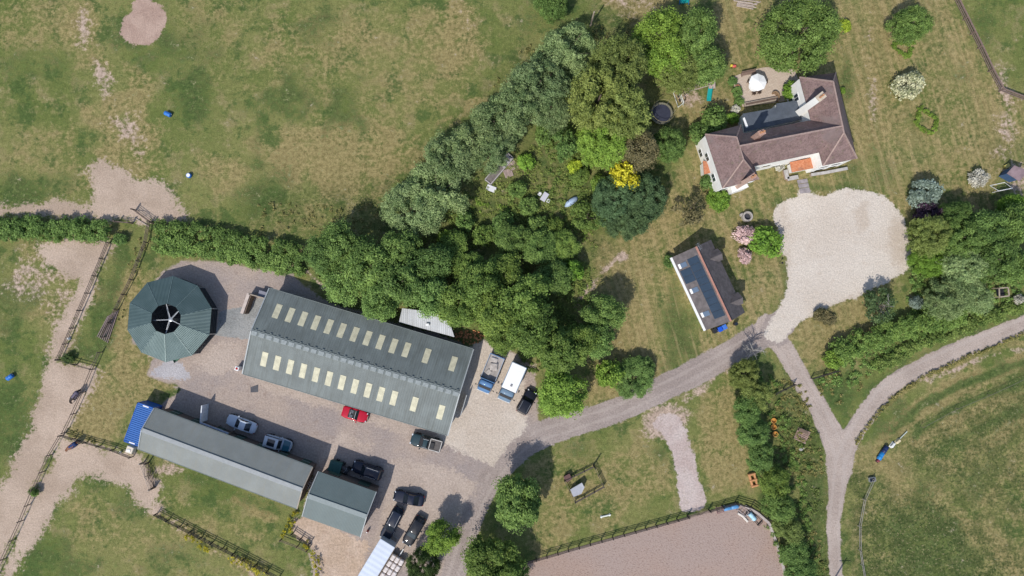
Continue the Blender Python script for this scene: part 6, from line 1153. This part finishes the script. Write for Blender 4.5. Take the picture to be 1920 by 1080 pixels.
for l_, x, y, a in (('brown chair right of the white parasol', 1434, 155, 180), ('brown chair below the parasol, left of two', 1413, 175, 90), ('brown chair below the parasol, right of two', 1423, 173, 90), ('brown chair at the upper left of the parasol', 1404, 153, -20)): chair(l_, x, y, a, brown_m, 'chairs around the patio table')
def bench(label, px, py, ang, L, m_):
    t = thing('garden_bench', label, 'bench', P(px, py), R_(ang)); mb = MB(); [mb.box((0, -.18+.12*i, .45), (L, .1, .04)) for i in range(4)]; mb.build('seat', m_, t); mb = MB(); [mb.box((0, .28, .6+.14*i), (L, .04, .1)) for i in range(3)]; mb.build('backrest', m_, t)
    for s in (-1, 1): mb = MB(); mb.box((s*(L/2-.1), 0, .22), (.08, .5, .44)); mb.build('leg', m_, t)
    return t
bench('long brown bench on the upper left of the patio', 1402, 139, 12, 2.2, mat('bench_wood', (.22, .15, .12), .85, .2, 5))
t = thing('planting_trough', 'long timber trough between patio and flat roof', 'planter', P(1425, 192)); mb = MB(); v = P(1455, 186)-P(1393, 198); mb.bar(-v/2+Vector((0, 0, .25)), v/2+Vector((0, 0, .25)), .55, .5); mb.build('box', timber_p, t); mb = MB(); mb.bar(-v*.47+Vector((0, 0, .52)), v*.47+Vector((0, 0, .52)), .3, .06); mb.build('soil', mat('potting_soil', (.13, .09, .07), .95, .3, 5), t)
t = thing('log_store', 'curved brown wicker store at the right end of the timber trough', 'store', P(1452, 183)); mb = MB(); [mb.bar((.55*math.cos(a)-.1, .75*math.sin(a)-.1, .35), (.55*math.cos(a+.3)-.1, .75*math.sin(a+.3)-.1, .35), .25, .7) for a in [-.9+i*.3 for i in range(10)]]; mb.build('wicker', mat('wicker', (.26, .17, .1), .9, .3, 6), t)
t = thing('flower_pot', 'terracotta pot on the left edge of the patio', 'pot', P(1381, 166)); mb = MB(); mb.lathe([(.3, 0), (.42, .55), (.36, .55), (.3, .45)], (0, 0, .05), 18); mb.build('pot', mat('terracotta', (.42, .18, .1), .85, .2), t); mb = MB(); mb.lathe([(.34, .48), (.1, .5)], (0, 0, .05), 14); mb.build('soil', mat('potting_soil', (.13, .09, .07)), t)
t = thing('toy_car', 'small red and yellow ride on toy at the top left of the patio', 'toy', P(1374, 125)); mb = MB(); mb.rbox((.15, 0, .25), (.55, .4, .3), .08); mb.build('body', mat('toy_red', (.6, .12, .1), .4), t); mb = MB(); mb.rbox((-.3, .05, .32), (.35, .38, .4), .08); mb.build('seat', mat('toy_yellow', (.6, .48, .05), .4), t); [wheel(t, x, y*.22, .1, .07) for x in (-.25, .3) for y in (-1, 1)]
t = thing('garden_table', 'pale grey rectangular table in the wild garden', 'table', P(1021, 369, .7)-Vector((0, 0, .7)), R_(58)); gm = mat('grey_table', (.5, .49, .53), .5, .05); mb = MB(); mb.rbox((0, 0, .73), (1.35, .8, .05), .02); mb.build('tabletop', gm, t)
for x in (-1, 1):
    for y in (-1, 1): mb = MB(); mb.bar((x*.58, y*.33, 0), (x*.58, y*.33, .72), .05); mb.build('leg', gm, t)
chair('white chair at the upper left of the grey garden table', 1012, 364, -30, white_pvc, 'chairs at the grey garden table'); chair('white chair at the lower right of the grey garden table', 1028, 377, 150, white_pvc, 'chairs at the grey garden table')
t = thing('covered_boat', 'pale blue plastic cover heaped over a long object under the small tree', 'cover', P(1071, 379), R_(38)); mb = MB(); mb.tube([(-1.15, 0, .2), (-.7, .02, .42), (0, 0, .5), (.7, -.03, .42), (1.2, 0, .18)], [.12, .42, .46, .38, .1], 12); mb.build('tarpaulin', mat('blue_tarp', (.36, .46, .6), .4, .2, 2), t, True); mb = MB(); mb.bar((-.4, -.5, .3), (-.4, .5, .3), .04); mb.bar((-.4, -.4, .85), (-.4, .4, .85), .04); mb.build('strap', trimm, t)
t = thing('raised_bed', 'long grey timber raised bed along the willow row', 'bed', P(930, 322)); l = t.location; a, b = P(915, 342)-l, P(957, 293)-l; v = (b-a).normalized(); s = Vector((-v.y, v.x, 0))*.55; gt = mat('grey_timber', (.4, .37, .37), .85, .2, 4)
for e, f in ((a+s, b+s), (a-s, b-s), (a+s, a-s), (b+s, b-s)): mb = MB(); mb.bar(e+up*.25, f+up*.25, .14, .5); mb.build('board', gt, t)
mb = MB(); mb.bar(a+up*.3, b+up*.3, .95, .1); mb.build('soil', mat('bed_soil', (.17, .15, .14), .95, .3, 3), t)
for f in (.62, .8, .93): mb = MB(); mb.bar(a.lerp(b, f)+s+up*.55, a.lerp(b, f)-s+up*.55, .3, .04); mb.build('cover_board', gt, t)
t = thing('white_board', 'pale white board lying at the foot of the long raised bed', 'board', P(921, 354)); mb = MB(); mb.rbox((0, 0, .22), (1.4, .85, .1), .02, R_(-22)); mb.build('board', mat('board_white', (.66, .66, .68), .5, .05), t); mb = MB(); [mb.box((x, 0, .09), (.1, .7, .17), R_(-22)) for x in (-.5, .5)]; mb.build('bearer', timber, t)
def pallet(label, px, py, ang, m_, n=7, L=1.25, W_=1.05):
    t = thing('pallet', label, 'pallet', P(px, py), R_(ang)); mb = MB(); [mb.box((0, -W_/2+W_*i/(n-1), .15), (L, W_/n*.8, .025)) for i in range(n)]; mb.build('deck_boards', m_, t); mb = MB(); [mb.box((x*L*.44, 0, .07), (.1, W_, .13)) for x in (-1, 0, 1)]; mb.build('bearers', m_, t); return t
pinkp = mat('pinkish_pallet', (.4, .31, .28), .9, .2, 4); pallet('pinkish timber pallet leaning by the raised bed, upper one', 961, 311, 30, pinkp); pallet('pinkish timber pallet by the raised bed, lower one', 953, 325, 20, pinkp)
t = thing('stone_well', 'round grey stone well ring on the lawn above the pink flowers', 'well', P(1399, 407)); mb = MB(); n = 14
for i in range(n): a_ = i*6.2832/n; mb.rbox((.62*math.cos(a_), .62*math.sin(a_), .4), (.34, .26, .8), .04, a_+1.57)
mb.build('stone_ring', mat('well_stone', (.36, .33, .3), .9, .25, 4), t); mb = MB(); mb.lathe([(.5, .0), (.5, .3), (.05, .3)], (0, 0, 0), 14); mb.build('dark_well', mat('well_dark', (.05, .05, .06), .5), t); mb = MB(); mb.rbox((-.75, .3, .25), (.5, .45, .5), .08, .5); mb.build('step_stone', mat('well_stone', (.36, .33, .3)), t)
t = thing('garden_lamp', 'small dark lantern on a short post at the gravel edge', 'lamp', P(1461, 494)); mb = MB(); mb.tube([(0, 0, 0), (0, 0, .95)], .04, 8); mb.build('post', black_m, t); mb = MB(); mb.lathe([(.1, .95), (.16, 1.2), (.05, 1.32)], (0, 0, 0), 8); mb.build('lantern', black_m, t)
def bin_(label, px, py, ang, m_): 
    t = thing('wheelie_bin', label, 'bin', P(px, py), R_(ang), 'bins at the cabin end'); mb = MB(); mb.box((0, 0, .5), (.5, .55, .95), 0, 1.15); mb.build('bin_body', m_, t); mb = MB(); mb.rbox((0, 0, 1.02), (.62, .7, .09), .04); mb.build('lid', m_, t); [wheel(t, x, .3, .1, .06) for x in (-.22, .22)]; return t
bl3 = mat('bin_blue', (.01, .08, .5), .4); bin_('bright blue wheelie bin at the lower end of the cabin, left one', 1347, 617, 25, bl3); bin_('bright blue wheelie bin at the lower end of the cabin, right one', 1355, 613, 28, mat('bin_blue_pale', (.05, .15, .5), .4)); bin_('dark wheelie bin left of the blue bins at the cabin end', 1337, 620, 25, black_m)
t = thing('water_butt', 'black round water butt at the lower right corner of the cabin', 'water butt', P(1377, 607)); mb = MB(); mb.lathe([(.25, 0), (.3, .5), (.26, .95), (.24, .95), (.22, .85)], (0, 0, 0), 16); mb.build('tub', black_m, t, True); mb = MB(); mb.lathe([(.24, .86), (.05, .87)], (0, 0, 0), 14); mb.build('water', glass, t)
t = thing('football_goal', 'white tube football goal on the lawn at the right edge', 'goal', P(1871, 352)); l = t.location; mb = MB(); a, b, c_, d_ = [P(x, y)-l for x, y in ((1861, 361), (1886, 356), (1856, 348), (1884, 342))]; z1 = 1.3
mb.tube([a, a+up*z1, b+up*z1, b], .06, 6); mb.build('goal_mouth', white_pvc, t); mb = MB(); mb.tube([a+up*z1, c_, d_, b+up*z1], .05, 6); mb.build('back_stay', white_pvc, t)
t = thing('toy_tub', 'ochre toy tub beside the dark shed', 'toy', P(1885, 312)); mb = MB(); mb.rbox((0, 0, .2), (.7, .45, .4), .1, .5); mb.build('tub', mat('toy_ochre', (.5, .42, .12), .5), t); mb = MB(); mb.rbox((0, 0, .43), (.74, .5, .06), .02, .5); mb.build('rim', mat('toy_ochre', (.5, .42, .12)), t)
t = thing('wooden_frame', 'square weathered timber frame among the trees above the lane', 'frame', P(1868, 549)); mb = MB(); q = [(-.7, -.7), (.7, -.5), (.6, .7), (-.7, .6)]; [mb.bar((*q[i], 1.6), (*q[(i+1) % 4], 1.6), .16, .1) for i in range(4)]; mb.build('top_frame', timber_p, t); [MB().bar((*p, 0), (*p, 1.6), .13).build('leg', timber_p, t) for p in q]; mb = MB(); mb.box((-.05, 0, .9), (1.1, 1.0, .06)); mb.build('platform', black_m, t)
t = thing('teal_swing_seat', 'teal blue play seat at the top edge above the clump of trees', 'play seat', P(1282, 4)); mb = MB(); mb.rbox((0, 0, .4), (1.3, .7, .3), .1, .2); mb.rbox((.3, .3, .7), (.9, .2, .5), .06, .2); mb.build('shell', teal, t); mb = MB(); [mb.bar((x, -.4, 0), (x, .4, .6), .07) for x in (-.7, .7)]; mb.build('frame', mat('play_blue', (.03, .12, .4), .4), t)
g = random.Random(2)
for i in range(6): t = thing('log', 'pale log in the pile at the top edge, %s of six' % ('topmost', 'second from top', 'third from top', 'fourth from top', 'fifth from top', 'lowest')[i], 'log', P(1402, 3), 0, 'logs of the pile'); mb = MB(); mb.tube([(-1.8+g.uniform(-.4, .4), .3-.2*i, .12), (1.0+g.uniform(-.4, .6), -.1-.22*i, .14)], [.1, .085], 7); mb.build('log', pale_t, t)
t = thing('log', 'single pale log lying right of the log pile', 'log', P(1417, 7)); mb = MB(); mb.tube([(-.6, -.2, .1), (.7, .25, .1)], [.1, .08], 8); mb.build('log', pale_t, t)
# animal pen on the lower lawn
C4 = [(1058, 900), (1113, 873), (1131, 911), (1078, 940)]; fence('dark timber rails around the small animal pen on the lower lawn', C4+[C4[0]], mat('pen_timber', (.12, .1, .085), .9, .3, 5), 1.0, 3, 1.7, .1, .1, 'pen_fence')
t = thing('hen_house', 'small shelter with a grey sheet roof in the corner of the pen', 'shelter', P(1081, 918)); mb = MB(); mb.slab([P(1069, 918, .9), P(1091, 905, 1.2), P(1096, 914, 1.2), P(1090, 926, .95), P(1075, 932, .8)], .06); mb.build('roof', mat('pen_sheet', (.3, .31, .35), .55, .1), t, world=True); mb = MB(); mb.prism([(P(x, y).x, P(x, y).y) for x, y in ((1071, 919), (1090, 908), (1093, 916), (1076, 929))], 0, .78); mb.build('wall', timber, t, world=True)
t = thing('nest_box', 'dark reddish box at the left corner of the pen', 'box', P(1064, 894)); mb = MB(); mb.rbox((0, 0, .35), (.9, .8, .7), .05, .5); mb.build('box_body', mat('red_brown_box', (.1, .055, .05), .8, .2), t); mb = MB(); mb.rbox((0, 0, .74), (1.0, .9, .06), .02, .5); mb.build('lid', mat('red_brown_lid', (.13, .07, .065), .8, .2), t)
t = thing('white_pole', 'white pole lying alone on the lower lawn', 'pole', P(1135, 967)); mb = MB(); mb.tube([(-.75, -.15, .12), (.75, .18, .12)], .12, 10); mb.build('pole', wm, t); [MB().box((x*.6, x*.14, .04), (.15, .4, .08), .2).build('foot', wm, t) for x in (-1, 1)]
# arena things
def jump(label, px, py, ang, L, col, extra=None):
    t = thing('jump_filler', label, 'horse jump', P(px, py), R_(ang)); mb = MB(); mb.lathe([(.3, -L/2), (.34, -L/2+.05), (.34, -.03), (.3, 0), (.34, .03), (.34, L/2-.05), (.3, L/2)], (0, 0, .34), 14, 'x'); mb.build('filler', mat(extra or 'filler_blue', col, .35, .12), t, True); [MB().box((x*L*.4, 0, .06), (.12, .8, .12)).build('foot', white_pvc, t) for x in (-1, 1)]; return t
jump('long blue and pale jump filler lying under the arena corner fence, left one', 1369, 950, 12, 2.1, (.09, .26, .5)); jump('pale blue jump filler at the arena corner, right one', 1409, 967, -48, 1.2, (.36, .58, .7), 'filler_pale')
def ladder(label, px, py, ang, L, m_): t = thing('jump_stand', label, 'jump stand', P(px, py), R_(ang)); mb = MB(); [mb.bar((-L/2, y, .3), (L/2, y, .3), .07) for y in (-.4, .4)]; [mb.bar((-L/2+L*i/3, -.4, .3), (-L/2+L*i/3, .4, .3), .05) for i in range(4)]; mb.build('frame', m_, t); [MB().box((x*L*.45, 0, .13), (.08, 1.0, .26)).build('foot', m_, t) for x in (-1, 1)]
ladder('dark metal jump stand behind the pale blue filler', 1413, 969, -45, 2.6, trimm); ladder('brown jump stand left of the long blue filler', 1349, 955, 15, 1.0, mat('stand_brown', (.25, .15, .15), .8)); ladder('dark jump stand between the two fillers', 1392, 957, -40, 1.6, mat('stand_grey', (.3, .27, .28), .8))
for l_, x, y, a in (('white plank lying on the arena below the dark jump stand, upper', 1388, 965, -32), ('pinkish white plank lying on the arena below the dark jump stand, lower', 1397, 973, -48)): t = thing('plank', l_, 'plank', P(x, y), R_(a)); mb = MB(); mb.rbox((0, 0, .16), (1.0, .3, .2), .04); mb.build('plank', mat('plank_white', (.66, .6, .54), .7), t); [MB().box((q, 0, .04), (.1, .5, .06)).build('foot', timber, t) for q in (-.35, .35)]
b = P(1442, 978); t = thing('kicking_board', 'pale timber kerb along the right edge of the sand arena', 'kerb', (b.x, b.y, 0)); mb = MB(); q = [P(x, y) for x, y in ((1396, 948), (1420, 962), (1441, 980), (1457, 1022), (1484, 1122))]; [mb.bar(a+up*.14, c_+up*.14, .35, .28) for a, c_ in zip(q[:-1], q[1:])]; mb.build('boards', mat('kerb_board', (.42, .37, .35), .9, .2, 3), t, world=True)
# right hand field
om = mat('orange_plastic', (.5, .25, .06), .5)
for l_, x, y in (('upper orange tub in the rough grass right of the strip of trees', 1449, 788), ('middle orange tub in the rough grass right of the strip of trees', 1449, 800), ('lower orange tub in the rough grass right of the strip of trees', 1452, 813)): t = thing('tub', l_, 'tub', P(x, y), 0, 'orange tubs'); mb = MB(); mb.lathe([(.32, 0), (.4, .4), (.33, .42), (.28, .1)], (0, 0, 0), 16); mb.build('tub', om, t); mb = MB(); [mb.bar((s*.38, -.12, .4), (s*.38, .12, .4), .06) for s in (-1, 1)]; mb.build('handle', om, t)
t = thing('orange_pallet', 'orange plastic cavaletti block frame on the grass left of the trees', 'jump block', P(1411, 899), R_(105)); mb = MB(); [mb.rbox((0, y, .25), (1.9, .3, .4), .06) for y in (-.35, .35)]; mb.build('side', mat('orange_block', (.52, .26, .12), .5, .15), t); mb = MB(); [mb.rbox((x, 0, .3), (.28, 1.1, .5), .06) for x in (-.85, 0, .85)]; mb.build('cross_piece', mat('orange_block', (.52, .26, .12)), t)
pallet('weathered pinkish pallet platform in the rough grass beside the lane', 1503, 816, -25, mat('old_pallet', (.33, .23, .19), .9, .25, 4), 8, 1.9, 1.7); t = thing('bench_seat', 'small timber bench standing on the pallet platform', 'bench', P(1504, 811, .3)-Vector((0, 0, .1)), R_(-25)); mb = MB(); mb.box((0, .2, .45), (1.5, .4, .06)); mb.build('seat', timber, t); mb = MB(); [mb.box((x, .2, .2), (.08, .4, .45)) for x in (-.65, .65)]; mb.build('leg', timber, t); mb = MB(); mb.box((0, .45, .7), (1.5, .05, .35)); mb.build('backrest', timber, t)
t = thing('white_flower_clump', 'pale stone by the pallet platform', 'stone', P(1501, 842)); mb = MB(); mb.rbox((0, 0, .15), (.6, .45, .3), .12, .5); mb.rbox((.4, .2, .1), (.35, .3, .2), .08, 1); mb.build('stone', conc, t); t.name = 'stone'
for l_, x, y, m__, r_ in (('bright blue barrel lying beside the lane junction', 1651, 855, mat('barrel_bright', (.02, .2, .5), .35), 57), ('navy barrel lying end to end with the bright blue one', 1659, 843, mat('barrel_navy', (.015, .03, .1), .4), 55)): barrel(l_, x, y, r_, False, .34, 1.15, m__)
t = thing('jump_block', 'dark red block at the lower end of the two barrels', 'jump block', P(1645, 863), R_(55)); mb = MB(); mb.rbox((0, 0, .24), (.45, .35, .42), .08); mb.build('block', mat('end_red', (.22, .05, .06), .5), t); mb = MB(); mb.box((0, 0, .02), (.6, .5, .05)); mb.build('base', trimm, t)
for l_, x, y, a, col in (('white jump block beyond the navy barrel', 1672, 834, 50, (.7, .7, .68)), ('pale yellow jump block at the far end of the barrels', 1682, 827, 40, (.65, .55, .35))): t = thing('jump_block', l_, 'jump block', P(x, y), R_(a)); mb = MB(); mb.rbox((0, 0, .25), (.7, .35, .5), .06); mb.build('block', mat('block_%d' % x, col, .5), t); mb = MB(); mb.rbox((0, 0, .05), (.9, .5, .1), .03); mb.build('base', mat('block_%d' % x, col), t)
t = thing('jump_pole', 'long thin pale pole resting beyond the jump blocks', 'pole', P(1688, 820)); v = P(1706, 800)-P(1684, 823); mb = MB(); mb.tube([-v/2+up*.1, v/2+up*.25], .07, 8); mb.build('pole', mat('pole_pale', (.5, .55, .5), .6), t)
t = thing('water_trough', 'small pale metal trough at the head of the thin wire fence', 'trough', P(1633, 898), R_(10)); mb = MB(); [mb.box((0, y*.28, .25), (.9, .05, .45)) for y in (-1, 1)]; [mb.box((x*.43, 0, .25), (.05, .52, .45)) for x in (-1, 1)]; mb.box((0, 0, .06), (.82, .5, .05)); mb.build('trough', steel, t); mb = MB(); mb.box((0, 0, .3), (.8, .48, .02)); mb.build('water', glass, t)
pole('telegraph pole at the bottom edge beside the lane', 1560, 1092, 5, 1, dark_t)
_seen = {}
for o in bpy.data.objects:
    if o.get('label'): _seen.setdefault(o['label'], []).append(o.name)
for k, v in _seen.items():
    if len(v) > 1: print('DUPLICATE LABEL', k, v)
